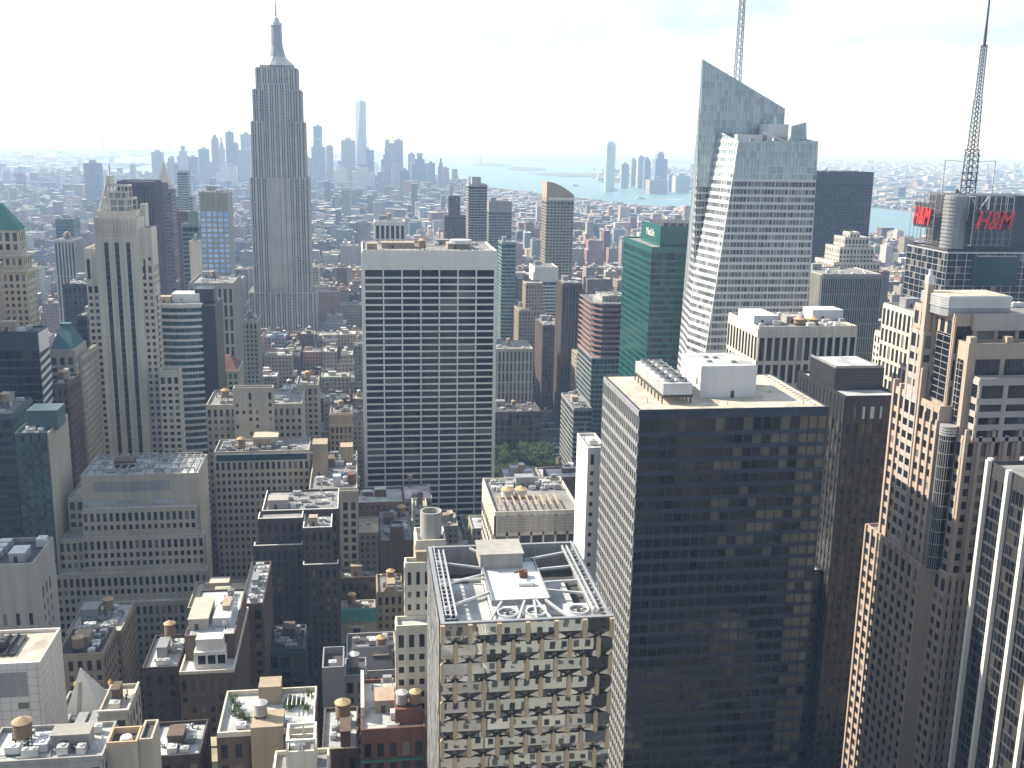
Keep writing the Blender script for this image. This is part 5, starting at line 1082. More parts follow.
b = Bld('white_penthouse_building', 'brown brick building with white penthouse and bright terrace, lower left', BROWN, GDARK, roof=RWHITE); Y = 300
xa, z = xz(179, 672, Y); xb, _ = xz(234, 670, Y); z -= 1
b.block(xa, xb, Y, Y+44, .1, z, ST(cw=2.6, fh=3.55, pw=1.35, sh=1.8, pd=.12, sd=.06, top=2), 'FLR', 1, cap=b.part('parapet', MB(), LIME2))
b.block(xa+.5, xb-.5, Y+9, Y+43, z+.06, z+7.5, None, '', .7, reg=False)
ph = b.part('white_penthouse', MB(), WHITE); ph.box(xa+4, xb-3, Y+3, Y+8.9, z+.06, z+5.5); ph.box(xa+4.5, xb-3.5, Y+4.5, Y+8.9, z+5.51, z+9)
pg = MB()
for k in range(3): m = b.part('penthouse_window', MB(), GBLACK); m.box(xa+5.2+k*2.9, xa+7.4+k*2.9, Y+2.85, Y+2.98, z+1.6, z+4.4)
bulkhead(b, xa+1, xa+7, Y+14, Y+30, z+7.5, 3.5, LIME); clutter(b, xa+7.5, xb-2, Y+12, Y+42, z+7.5, 9, 0, seed=46); m = b.part('roof_shed', MB(), WHMET); m.box(xa+8, xb-2.5, Y+16, Y+26, z+7.6, z+10.4); b.finish()
b = T_('tar_black_building', 'narrow blackened brick building with snow white roof and water tank', DKBR, GBLACK, 142, 177.6, 668, 305, 22, ST(cw=3, fh=3.5, pw=1.9, sh=2, pd=.1, sd=.05), clut=5, tanks=2, roof=RWHITE, seed=47); b.finish()
# roof garden building
b = Bld('roof_garden_building', 'brown building with planted roof terraces, white floor and central tank', BROWN, GDARK, roof=RWHITE); Y = 235
xa, z = xz(217, 733, Y); xb, _ = xz(314, 730, Y); z -= 1.3
b.block(xa, xb, Y, Y+20, .1, z, ST(cw=3.1, fh=3.6, pw=1.6, sh=1.9, pd=.15, sd=.08, top=2), 'FLR', 1.3, cap=b.part('parapet', MB(), LIME2))
bw = b.part('raised_terrace', MB(), TAN); bw.box(xa+8, xa+15.5, Y-1.5, Y+6.5, .2, z+3); bw.box(xa+8.5, xa+14, Y+14, Y+19.4, z+.06, z+5)
tank(b, xa+10, Y+3.5, z+3, 1.55, 3.1, .6, GREYST, WHMET)
for k, (a, c) in enumerate(((3, 10), (5, 8.5), (6.5, 6.5), (3.5, 12.5), (16.5, 11), (18, 12), (20, 13), (21.5, 10), (17, 14), (2.2, 16), (22, 17))):
    m = b.part('planter_shrub', MB(), LEAF); rr = random.Random(k)
    for _ in range(150):
        p = Vector((rr.gauss(0, .55), rr.gauss(0, .55), abs(rr.gauss(.7, .55)))); p += Vector((xa+a*(xb-xa)/24, Y+c, z+.3)); u = Vector((rr.uniform(-1, 1), rr.uniform(-1, 1), rr.uniform(-1, 1))).normalized()*.2; v = u.orthogonal().normalized()*.16
        m.face([p-u, p+v, p+u, p-v])
m = b.part('pergola', MB(), WHMET)
for k in range(6): m.box(xb-7+k*1.1, xb-6.8+k*1.1, Y+9, Y+14, z+2.4, z+2.55)
for a in (0, 5.6): m.box(xb-7+a, xb-6.85+a, Y+9, Y+9.15, z+.1, z+2.39); m.box(xb-7+a, xb-6.85+a, Y+13.8, Y+13.95, z+.1, z+2.39)
acunit(b, xb-8, Y+3, z, 3, 2, 1.4); acunit(b, xa+4, Y+3, z, 2.4, 2, 1.2); b.finish()
b = Bld('white_frame_tower', 'pale narrow tower with open white square roof frame at the bottom edge', LIME2, GDARK, roof=RGREY); Y = 205
xa, z = xz(286, 757, Y); xb, _ = xz(316, 757, Y); b.block(xa-3, xb+2.5, Y+1, Y+9, .1, z-5, V1); b.block(xa, xb, Y, Y+7, z-4.9, z, None, '', reg=False)
m = b.part('white_roof_frame', MB(), WHITE)
for q in ((xa, xb, Y, Y+.5), (xa, xb, Y+6.5, Y+7), (xa, xa+.5, Y+.5, Y+6.5), (xb-.5, xb, Y+.5, Y+6.5)): m.box(*q, z+3.2, z+3.8)
for xx in (xa, (xa+xb)/2, xb-.4):
    for yy in (Y, Y+6.6): m.box(xx, xx+.4, yy, yy+.4, z+1.1, z+3.19)
acunit(b, xa+.8, Y+1.5, z, 2, 3, 1.6); b.finish()
b = T_('red_brick_tank_building', 'red brick building with two roof tanks beside the faceted glass tower', RED, GDARK, 361, 425, 730, 246, 26, ST(cw=3.1, fh=3.8, pw=1.5, sh=1.8, pd=.15, sd=.08, top=3), clut=4, tanks=0, roof=RWHITE, seed=51)
m = b.part('tank_pedestal', MB(), RED); m.box(b.x1-7.5, b.x1-.6, b.y0+3, b.y0+10, b.z+.06, b.z+4.5); tank(b, b.x1-5.7, b.y0+5.5, b.z+4.4, 1.5, 3, .6, GREYST, WHMET); tank(b, b.x1-2.2, b.y0+5.5, b.z+4.4, 1.5, 3, .6, WOOD, CONE)
m = b.part('cornice', MB(), COPPER); m.box(b.x0-.3, b.x1+.3, b.y0-.7, b.y0-.3, b.z-8, b.z-7.4); m = b.part('parapet_wall', MB(), LIME2); m.box(b.x0, b.x0+.9, b.y0+6, b.y1, b.z+1.2, b.z+4); b.finish()
b = T_('low_tank_building', 'low brick building with pale roof and conical wooden tank left of the red brick', BROWN, GDARK, 322, 358, 750, 262, 22, V1, clut=4, tanks=2, roof=RWHITE, seed=52); b.finish()
b = Bld('blank_grey_building', 'blank pale grey wall building with sunken roof court, centre bottom', GREYMET, GDARK, roof=RDARK); Y = 310
xa, z = xz(322, 672, Y); xb, _ = xz(344, 672, Y); b.block(xa, xb, Y, Y+14, .1, z-1, None, '', 2.5); tank(b, xb+3, Y+12, z-6, 1.7, 4, 1.5, GREYST, WHMET); b.block(xb+.02, xb+7, Y+6, Y+18, .1, z-6, V1); acunit(b, xa+2, Y+3, z-1, 2.4, 2, 2.5, WHMET); b.finish()
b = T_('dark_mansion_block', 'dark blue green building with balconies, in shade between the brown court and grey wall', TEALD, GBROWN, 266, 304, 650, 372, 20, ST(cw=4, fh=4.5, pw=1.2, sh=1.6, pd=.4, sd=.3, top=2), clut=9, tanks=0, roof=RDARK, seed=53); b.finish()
b = T_('grey_gable_building', 'low grey building with pitched dark roofs left of the red brick tanks', GREYST, GDARK, 346, 397, 672, 345, 30, V1, clut=6, tanks=1, roof=RDARK, seed=54)
m = b.part('pitched_roof', MB(), DKMET); m.frus((b.x0+1, b.x1-1, b.y0+1, b.y0+16), b.z+1.2, (b.x0+3, b.x1-3, b.y0+8, b.y0+9), b.z+6); b.finish()
# column with the round tank, left of faceted tower
b = Bld('round_tank_building', 'slim cream building carrying a round open tank enclosure, behind the faceted tower', LIME2, GDARK, roof=RWHITE); Y = 262
xa, z = xz(416, 541, Y+4); xb, _ = xz(446, 541, Y+4); b.block(xa, xb, Y+4, Y+14, .1, z-1, ST(cw=2.6, fh=3.6, pw=1.5, sh=1.9, pd=.15, sd=.1), 'FLR')
xc, zc = xz(405, 567, Y); b.block(xc, xb-2, Y, Y+3.9, .1, zc, ST(cw=2.6, fh=3.6, pw=1.3, sh=1.9, pd=.15, sd=.1), 'FL'); xd, zd = xz(396, 630, Y-6); b.block(xd, xb-3, Y-6, Y-.1, .1, zd, ST(cw=2.6, fh=3.6, pw=1.3, sh=1.9, pd=.15, sd=.1), 'FL')
tcx, tz = xz(431, 540, Y+9); m = b.part('tank_enclosure', MB(), GREYST); n = 24
for q in range(n):
    a0, a1 = 2*math.pi*q/n, 2*math.pi*(q+1)/n
    for ra, rb, za, zb in ((2.9, 2.9, z-.9, z+6.6), (2.9, 2.45, z+6.6, z+6.6), (2.45, 2.45, z+6.6, z-.9)):
        m.face([(tcx+ra*math.cos(a0), Y+9+ra*math.sin(a0), za), (tcx+ra*math.cos(a1), Y+9+ra*math.sin(a1), za), (tcx+rb*math.cos(a1), Y+9+rb*math.sin(a1), zb), (tcx+rb*math.cos(a0), Y+9+rb*math.sin(a0), zb)])
m = b.part('tank_cone', MB(), CONE); m.cyl(tcx, Y+9, 2.2, z+3.5, z+5.4, .1, 18); clutter(b, xc+.5, xb-3, Y+.4, Y+3.6, zc, 3, 0); b.finish()
# low block behind the faceted tower
b = hero('lattice_band_building', 'low cream building with patterned band and tank cones behind the faceted tower', LIME2, GDARK, 495, 580, 512, 405, 44, ST(cw=5, fh=4.6, pw=.8, sh=1.5, pd=.3, sd=.3, top=9), par=1.5, roof=RGREY)
m = b.part('patterned_band', MB(), GREYST); m.box(b.x0+1.5, b.x1-1, b.y0-.5, b.y0-.36, b.z-7.5, b.z-.5); m = b.part('band_lattice', MB(), LIME2)
for k in range(36): xx = b.x0+1.8+k*(b.x1-b.x0-3.5)/36; m.box(xx, xx+.25, b.y0-.62, b.y0-.51, b.z-7.3, b.z-.7)
for k in range(6): m.box(b.x0+1.6, b.x1-1.2, b.y0-.7, b.y0-.621, b.z-7.2+k*1.2, b.z-7.0+k*1.2)
tank(b, b.x0+8, b.y0+22, b.z, 2.6, 3, .5, LIME2, CONE); tank(b, b.x0+14, b.y0+22, b.z, 2.6, 3, .5, LIME2, CONE)
m = b.part('roof_beam', MB(), CONE)
for k in range(9): m.box(b.x0+3+k*3, b.x0+3.5+k*3, b.y0+5, b.y0+17, b.z+2.2, b.z+2.6); m.box(b.x0+3+k*3, b.x0+3.3+k*3, b.y0+5, b.y0+5.3, b.z+.06, b.z+2.19); m.box(b.x0+3+k*3, b.x0+3.3+k*3, b.y0+16.7, b.y0+17, b.z+.06, b.z+2.19)
clutter(b, b.x0+1, b.x1-1, b.y0+28, b.y1-1, b.z, 16, 0, seed=61); b.finish()
b = Bld('slim_white_tower', 'slim bright white tower wedged against the left side of the broad dark tower', WHITE, GDARK, roof=RWHITE, nind=60); xa, z = xz(588, 448, 366); xb = xa+7
b.block(xa, xb, 366, 386, .1, z-1, ST(cw=3.4, fh=4, pw=2.2, sh=2.5, pd=.1, sd=.06), 'FR'); m = b.part('roof_pole', MB(), GREYMET); m.box(xa+1.4, xa+1.6, 379, 379.2, z-1, z+6); acunit(b, xa+2, 372, z-1, 3, 3, 2); b.finish()
# bottom left corner
def tile_tower():
    b = Bld('white_tile_building', 'white tiled modern building with few scattered windows, bottom left corner', WHITE, GDARK, roof=RTAN); Y = 265
    x1, z = xz(39.6, 662, Y); x0 = x1-30; b.block(x0, x1, Y, Y+20, .1, z-1, None, '', 1)
    jn = b.part('tile_joint', MB(), GREYST)
    for k in range(40):
        zz = z-2-k*2.3; jn.box(x0, x1, Y-.03, Y-.002, zz, zz+.1); jn.box(x1+.002, x1+.03, Y, Y+20, zz, zz+.1)
    for k in range(12): jn.box(x1-.9-k*2.4, x1-.8-k*2.4, Y-.045, Y-.031, .2, z); 
    for k in range(8): jn.box(x1+.031, x1+.045, Y+1.2+k*2.4, Y+1.3+k*2.4, .2, z)
    for k in range(14):
        zz = z-13-k*4.0
        for c in (0,) if k < 4 else (0, 1, 2): 
            if (k*7+c*3) % 5 == 4: continue
            q = lambda a, w=2.6: ((x1-4.8-c*6.5+a, Y-.06, 0))
            xa = x1-6.2-c*6.8; b.panes.append((((xa, Y-.07, zz), (xa+2.7, Y-.07, zz), (xa+2.7, Y-.07, zz+1.7), (xa, Y-.07, zz+1.7)), (0, -1)))
    m = b.part('grey_panel', MB(), GREYMET); m.box(x0, x1-3.5, Y-.1, Y-.05, z-9.5, z-2.6)
    m = b.part('roof_grille', MB(), DKMET); m.box(x0+3, x1-8, Y+6, Y+17, z-.9, z-.2)
    for k in range(9): m.box(x0+3+k*2.1, x0+3.4+k*2.1, Y+6, Y+17, z-.19, z+.5)
    acunit(b, x1-15, Y+8, z-.2, 4, 4, 2.4, DKMET); b.finish()
tile_tower()
b = hero('grey_blank_wall_building', 'pale grey stone building with blank end wall, left edge above the white tiled one', GREYST, GDARK, -20, 33, 565, 345, 24, ST(cw=4.2, fh=4.2, pw=2.9, sh=2.4, pd=.1, sd=.06, top=16, drop=.25), faces='F', roof=RDARK, par=1.6, nind=80)
b.face((b.x1, b.y0), (0, 1), (1, 0), 24, .1, b.z-8, ST(cw=4, fh=4.2, pw=2.6, sh=2.2, pd=.1, sd=.06, top=2, m=6)); m = b.part('roof_vent_row', MB(), ALU)
for k in range(4): m.box(b.x1-17+k*.2, b.x1-13+k*.2, b.y0+5+k*4.4, b.y0+8.4+k*4.4, b.z+.06, b.z+2.5)
bulkhead(b, b.x1-9, b.x1-4, b.y0+5, b.y0+12, b.z, 3, ALU); acunit(b, b.x1-4, b.y0+18, b.z, 3, 4, 3, WHMET); b.finish()
b = T_('duct_roof_building', 'tan building with a tangle of pale blue ducts and a tank on its roof', TAN, GDARK, 56, 103, 655, 345, 20, V1, clut=14, tanks=1, roof=RDARK, seed=71); b.finish()
b = T_('vent_roof_building', 'dark tan building crowded with rooftop vents in front of the stepped office building', TAN, GDARK, 66, 121, 633, 385, 26, V1, clut=12, tanks=1, roof=RWHITE, seed=72); b.finish()
def pyr():
    b = Bld('white_pyramid_building', 'low dark building with tall white pyramid skylight and two gold finials', GREYST, GDARK, roof=RDARK); Y = 300
    xa, z = xz(57, 716, Y); xb, _ = xz(112, 716, Y); b.block(xa, xb, Y-16, Y+14, .1, z-.5, V1, 'FR', .8); m = b.part('white_pyramid', MB(), WHITE); ax, az = xz(80.5, 668, Y+6)
    m.frus((xa+2.2, xb-3, Y+.5, Y+12), z-.4, (ax-.15, ax+.15, Y+5.8, Y+6.1), az); m = b.part('pyramid_slot', MB(), GREYMET); m.hexa([(ax-.6, Y+.35, z-.3), (ax+.6, Y+.35, z-.3), (ax+.6, Y+1, z-.3), (ax-.6, Y+1, z-.3), (ax-.4, Y+3.8, z+8.6), (ax+.4, Y+3.8, z+8.6), (ax+.4, Y+4.3, z+8.6), (ax-.4, Y+4.3, z+8.6)])
    for xx in (xa+2.4, xb-3): f = b.part('gold_finial', MB(), stone('gold_leaf', (.75, .5, .15), metal=.8, rough=.3) if 'g' not in MATS else MATS['g']); MATS['g'] = b.extra[-1][2]; f.cyl(xx, Y+13, .5, z+.3, z+2.4, .35, 8); f.cyl(xx, Y+13, .7, z+2.41, z+3.2, .9, 8); f.cyl(xx, Y+13, .9, z+3.21, z+4.2, .2, 8)
    for k, (a, c) in enumerate(((2, -14), (7, -14), (11, -14))): m = b.part('roof_box', MB(), GREYMET); m.box(xa+a, xa+a+2.8, Y+c, Y+c+12, z-.4, z+1.6+k*.4)
    b.finish()
pyr()
b = Bld('dish_roof_building', 'tan square tower with a white disc on its sunken roof, bottom left', LIME, GDARK, roof=RDARK); Y = 215; xa, z = xz(106, 743, Y); xb, _ = xz(137, 743, Y)
b.block(xa, xb, Y, Y+6.4, .1, z-1.6, None, '', 1.6, cap=b.part('parapet', MB(), TANM)); m = b.part('white_disc', MB(), WHMET); m.cyl((xa+xb)/2+.3, Y+3.2, 1.45, z-1.5, z-.6, 1.2, 20); b.wall.box(xa-.12, xb+.12, Y-.12, Y-.003, z-2.3, z-.9) ; b.block(xb+.02, xb+3, Y+1, Y+9, .1, z-1, None, '', .8, reg=False); b.finish()
b = T_('tank_terrace_building', 'cream building with white edged terraces and a dark conical tank, lower left', LIME, GDARK, 98, 128, 712, 255, 14, V1, clut=2, tanks=1, roof=RTAN, seed=73); m = b.part('white_coping', MB(), WHITE); m.box(b.x0-.2, b.x1+.2, b.y0-.3, b.y0+.2, b.z+1.11, b.z+1.5); m.box(b.x1-.3, b.x1+.2, b.y0+.21, b.y1, b.z+1.11, b.z+1.5); b.finish()
b = T_('foreground_low_roof', 'low grey building whose cluttered roof crosses the bottom left corner', GREYST, GDARK, -20, 103, 763, 212, 14, V1, clut=12, tanks=1, roof=RWHITE, seed=74); b.finish()
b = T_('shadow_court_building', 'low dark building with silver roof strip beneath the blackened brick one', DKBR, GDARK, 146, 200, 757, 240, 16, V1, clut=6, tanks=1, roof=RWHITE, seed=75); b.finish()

# ---------------------------------------------------------------- the great art deco tower
def deco():
    b = Bld('art_deco_skyscraper', 'tallest grey art deco skyscraper with setbacks and needle spire, behind the limestone tower', ESBW, GBLACK, roof=RGREY, nind=100, span=ESBS); Y = 1290
    st = ST(cw=3.1, fh=3.7, pw=1.2, sh=1.5, pd=.9, sd=.15, top=1.5, bw=2.6, bper=2); c = xz(280, 200, Y)[0]
    def lv(w, y0, y1, z0, z1, faces='FLR', **k): b.block(c-w/2, c+w/2, Y+y0, Y+y1, z0, z1, st, faces, .8, **k)
    zz = lambda py: xz(280, py, Y)[1]
    lv(92, -14, 60, .1, 30, ''); lv(78, -8, 50, 30.1, zz(292), reg=False)
    lv(66, -2, 46, .2, zz(178)+0, reg=False); 
    lv(60, 0, 44, .3, zz(122), reg=False); lv(54, 2, 42, .4, zz(90), reg=False); lv(30, -2.5, 1.9, .5, zz(84), 'F', reg=False); lv(46, 5, 40, zz(90)+.1, zz(68), reg=False); lv(38, 8, 37, zz(68)+.1, zz(65), '', reg=False)
    m = b.part('mast_base', MB(), ALU); cy = Y+22
    z = zz(65)+.2
    for r, h in ((20, 2.4), (17.5, 2.4), (14.5, 2.6), (11.5, 2.6)): m.cyl(c, cy, r, z, z+h, r*.93, 16); z += h+.01
    m = b.part('mooring_mast', MB(), GREYMET); m.cyl(c, cy, 10, z, z+11, 7.4, 16); m.cyl(c, cy, 7.0, z+11.01, zz(24), 6.2, 16)
    for k in range(8): a = k*math.pi/4+.39; m.bar((c+7.6*math.cos(a), cy+7.6*math.sin(a), z), (c+5.3*math.cos(a), cy+5.3*math.sin(a), z+18), 1.2); m.bar((c+5.2*math.cos(a), cy+5.2*math.sin(a), z+14), (c+4.8*math.cos(a), cy+4.8*math.sin(a), zz(25)), .7)
    m = b.part('mast_cap', MB(), ALU); m.cyl(c, cy, 7.4, zz(24)+.01, zz(21), 6.6, 16); m.cyl(c, cy, 4.8, zz(21)+.01, zz(17), 3.6, 16); m.cyl(c, cy, 3.3, zz(17)+.01, zz(14), .8, 12)
    m = b.part('antenna', MB(), GREYMET); m.cyl(c, cy, .9, zz(14)+.01, zz(6), .7, 8); m.cyl(c, cy, .6, zz(6)+.01, zz(-4), .3, 8)
    for k in range(4): m.box(c-1.6, c+1.6, cy-.25, cy+.25, zz(13)+k*3, zz(13)+k*3+.5)
    b.finish()
deco()

# ---------------------------------------------------------------- city fabric between and beyond the named buildings
PAL = [((.30, .25, .19), 'tan brick'), ((.16, .10, .075), 'brown brick'), ((.36, .33, .28), 'buff stone'), ((.22, .22, .22), 'grey stone'), ((.20, .095, .07), 'red brick'), ((.48, .46, .42), 'whitewashed'), ((.13, .12, .12), 'sooty dark'), ((.33, .21, .16), 'pinkish brick'), ((.24, .28, .31), 'blue grey')]
RPAL = [((.50, .51, .53), 'silver'), ((.10, .10, .105), 'black'), ((.30, .29, .28), 'grey'), ((.40, .36, .29), 'gravel')]
def cbox(mb, x0, x1, y0, y1, z0, z1, tone, rtone, cw=3.2, fh=3.6, roofslot=1, blank=False):
    if mb.uv is None: mb.uv, mb.tone, mb.mi = [], [], []
    i = len(mb.v); mb.v += [(x0, y0, z0), (x1, y0, z0), (x1, y1, z0), (x0, y1, z0), (x0, y0, z1), (x1, y0, z1), (x1, y1, z1), (x0, y1, z1)]
    nx, ny, nz = max(1, round((x1-x0)/cw)), max(1, round((y1-y0)/cw)), max(1, round((z1-z0)/fh)); off = rnd.randint(0, 999)
    for f, w in (((0, 1, 5, 4), nx), ((1, 2, 6, 5), ny), ((2, 3, 7, 6), nx), ((3, 0, 4, 7), ny)):
        mb.f.append(tuple(i+k for k in f)); mb.a.append(rnd.random()); mb.tone.append(tone); mb.mi.append(0)
        if blank: mb.uv += [(off, off)]*4
        else: mb.uv += [(off, off), (off+w, off), (off+w, off+nz), (off, off+nz)]
    mb.f.append((i+4, i+5, i+6, i+7)); mb.a.append(.5); mb.tone.append(rtone); mb.mi.append(roofslot); mb.uv += [(0, 0)]*4
def jig(c, r, a=.25): k = 1+r.uniform(-a, a); return tuple(min(.8, q*k*(1+r.uniform(-.06, .06))) for q in c)
def pip(x, y, poly):
    c = False; j = len(poly)-1
    for i in range(len(poly)):
        xi, yi = poly[i]; xj, yj = poly[j]
        if (yi > y) != (yj > y) and x < (xj-xi)*(y-yi)/(yj-yi)+xi: c = not c
        j = i
    return c
W2 = lambda pts: [tuple(atz(px, py, 2.0))[:2] for px, py in pts]
BAY = W2([(366, 160), (385, 154), (470, 153), (600, 157), (760, 160), (760, 212), (690, 209.5), (640, 207), (590, 201), (545, 196), (500, 190), (470, 185), (430, 178), (380, 173)])
RIV = W2([(690, 186), (870, 205), (1060, 225), (1060, 267), (870, 239.5), (690, 209.5)])
EAST = W2([(84, 181), (97, 171), (130, 167), (152, 164.5), (300, 167), (300, 175), (190, 176), (150, 179)]); HARB = W2([(78, 161), (165, 154), (330, 152), (330, 161), (170, 164), (110, 164)])
JER = W2([(592, 178), (602, 182.5), (640, 184), (655, 188), (700, 190.5), (870, 207.3), (1060, 227.2), (1100, 160), (860, 156), (700, 158), (694, 168), (640, 168), (602, 170)])
ISL = [W2([(465, 168), (478, 161), (515, 161), (520, 168)]), W2([(500, 172), (516, 164), (555, 166), (610, 172), (610, 178), (540, 176)])]
def wet(x, y):
    if pip(x, y, JER): return False
    return any(pip(x, y, p) for p in (BAY, RIV, EAST, HARB)) or any(pip(x, y, p) for p in ISL)
def free(x0, x1, y0, y1): return not any(x0 < f[1] and x1 > f[0] and y0 < f[3] and y1 > f[2] for f in FOOT)
from mathutils.bvhtree import BVHTree
SOLID.box(205, 255, 577, 635, 0, 255); SOLID.box(15.5, 51, 200, 242, 0, 160); SOLID.box(-118, -80, 640, 680, 0, 160)
TREE = BVHTree.FromPolygons([Vector(v) for v in SOLID.v], SOLID.f)
def seen(x, y, z):
    o = Vector((0, 0, CAMZ)); d = Vector((x, y, z))-o; L_ = d.length
    return TREE.ray_cast(o, d.normalized(), L_-3)[0] is None
def capy(px, Y):
    if Y < 290: return 800
    if Y < 400: return 700
    if Y < 480: return 605 if px < 430 else 720
    if 430 < px < 490 and Y < 620: return 530
    if 470 < px < 610 and Y < 740: return 478
    if Y < 620: return 500
    if Y < 900: return 400 if px < 440 else 425
    if Y < 1300: return 335 if px < 440 else 330
    if Y < 2000: return 268
    if Y < 2700: return 222
    return 206 if px > 520 else 190
fr = random.Random(11); cand = []
for (bx0, bx1, by0, by1) in BLK:
    if by1 < 205: continue
    x = bx0
    while x < bx1-9:
        w = fr.choice((14, 18, 22, 26, 34)) if by0 > 1000 else fr.choice((16, 20, 26, 32)); x1 = min(x+w, bx1); xs = x; x = x1+.35
        for (ya, yb) in ((by0, (by0+by1)/2-1.2), ((by0+by1)/2+1.2, by1)):
            if fr.random() < .04: continue
            Y = (ya+yb)/2; xa, xb = xs, x1
            if 30 < (xa+xb)/2 < 156 and 700 < Y < 850: continue
            base = proj((xa+xb)/2, Y, 20)
            if not (-40 < base[0] < 1070): continue
            h = max(13, fr.gauss(46, 17)) if Y < 1400 else (max(12, fr.gauss(38, 17)) if Y < 2600 else max(10, fr.gauss(26, 10)))
            if fr.random() < .07: h *= fr.uniform(1.4, 2.3)
            if xa > 560: h *= .7
            cy = capy(base[0], Y)
            while h > 10 and proj(xa, ya, h)[1] < cy: h -= 3
            if h <= 10 and Y < 2000: h = fr.uniform(10, 16)
            if not free(xa-.5, xb+.5, ya-.5, yb+.5): continue
            if Y > 1500 and wet((xa+xb)/2, Y): continue
            s_ = fr.uniform(0, 1.5); cand.append((xa, xb, ya+s_, yb, h))
vis, hid = [], []
for c in cand:
    xa, xb, ya, yb, h = c
    p0 = proj(xa, ya, h)
    n = 0 if not (-10 < p0[0] < 1030 and p0[1] < 770) else sum(seen(px, py, pz) for px, py, pz in ((xa+1, ya, h+1), (xb-1, ya, h+1), ((xa+xb)/2, (ya+yb)/2, h+1), ((xa+xb)/2, ya-.5, h*.6)))
    p0, p1, p2 = proj(xa, ya, h), proj(xb, ya, h*.0), proj(xa, yb, h)
    inside = -10 < p0[0] < 1030 and p0[1] < 770
    ar = (p1[0]-p0[0])*((p1[1]-p0[1])*.5+(p0[1]-p2[1]))*n/4 if inside else 0
    vis.append((ar, c))
vis.sort(key=lambda t: -t[0])
LM = [(118, 'limestone crown tower'), (280, 'art deco skyscraper'), (430, 'white slab tower'), (557, 'curved top tower'), (655, 'green glass tower'), (760, 'crystal glass tower'), (850, 'dark slab tower'), (960, 'red sign tower')]
ORD = ['nearest', 'second', 'third', 'fourth', 'fifth', 'sixth', 'seventh', 'eighth', 'ninth', 'tenth', 'eleventh', 'twelfth', 'thirteenth', 'fourteenth', 'fifteenth', 'sixteenth', 'seventeenth', 'eighteenth', 'nineteenth', 'twentieth']
NI = 300; picked = vis[:NI]; rest = [c for a, c in vis[NI:]]
info = []
for a, c in picked:
    wcol = fr.choices(range(len(PAL)), weights=(5, 4, 5, 3, 2.5, 2, 2, 3, 1))[0]; rc = fr.choices(range(4), weights=(5, 2, 3, 2))[0]; px = proj((c[0]+c[1])/2, c[2], c[4])
    li = min(range(len(LM)), key=lambda i: abs(LM[i][0]-px[0])); side = 'left' if px[0] < LM[li][0] else 'right'
    info.append((a, c, wcol, rc, li, side, px))
cnt = {}
order = sorted(range(len(info)), key=lambda i: info[i][1][2]); LAB = {}
for i in order:
    a, c, wcol, rc, li, side, px = info[i]
    depth = 'low' if c[4] < 32 else ('tall' if c[4] > 62 else 'mid-rise'); k = (wcol, rc, li, side, depth); n = cnt.get(k, 0); cnt[k] = n+1
    LAB[i] = '%s %s building, %s roof, %s %s of the %s' % (depth, PAL[wcol][1], RPAL[rc][1], ORD[min(n, 19)], side, LM[li][1])
def rooftop(mb, r, xa, xb, ya, yb, h, tone, rtone, n=3):
    for _ in range(n):
        w, d = r.uniform(2.5, min(8, (xb-xa)*.45)), r.uniform(2.5, min(7, (yb-ya)*.4)); x = r.uniform(xa+.8, xb-w-.8); y = r.uniform(ya+.8, yb-d-.8)
        cbox(mb, x, x+w, y, y+d, h+.05, h+r.uniform(1.8, 5), jig(r.choice((tone, (.4, .4, .4), (.3, .27, .22))), r), jig(rtone, r), blank=True)
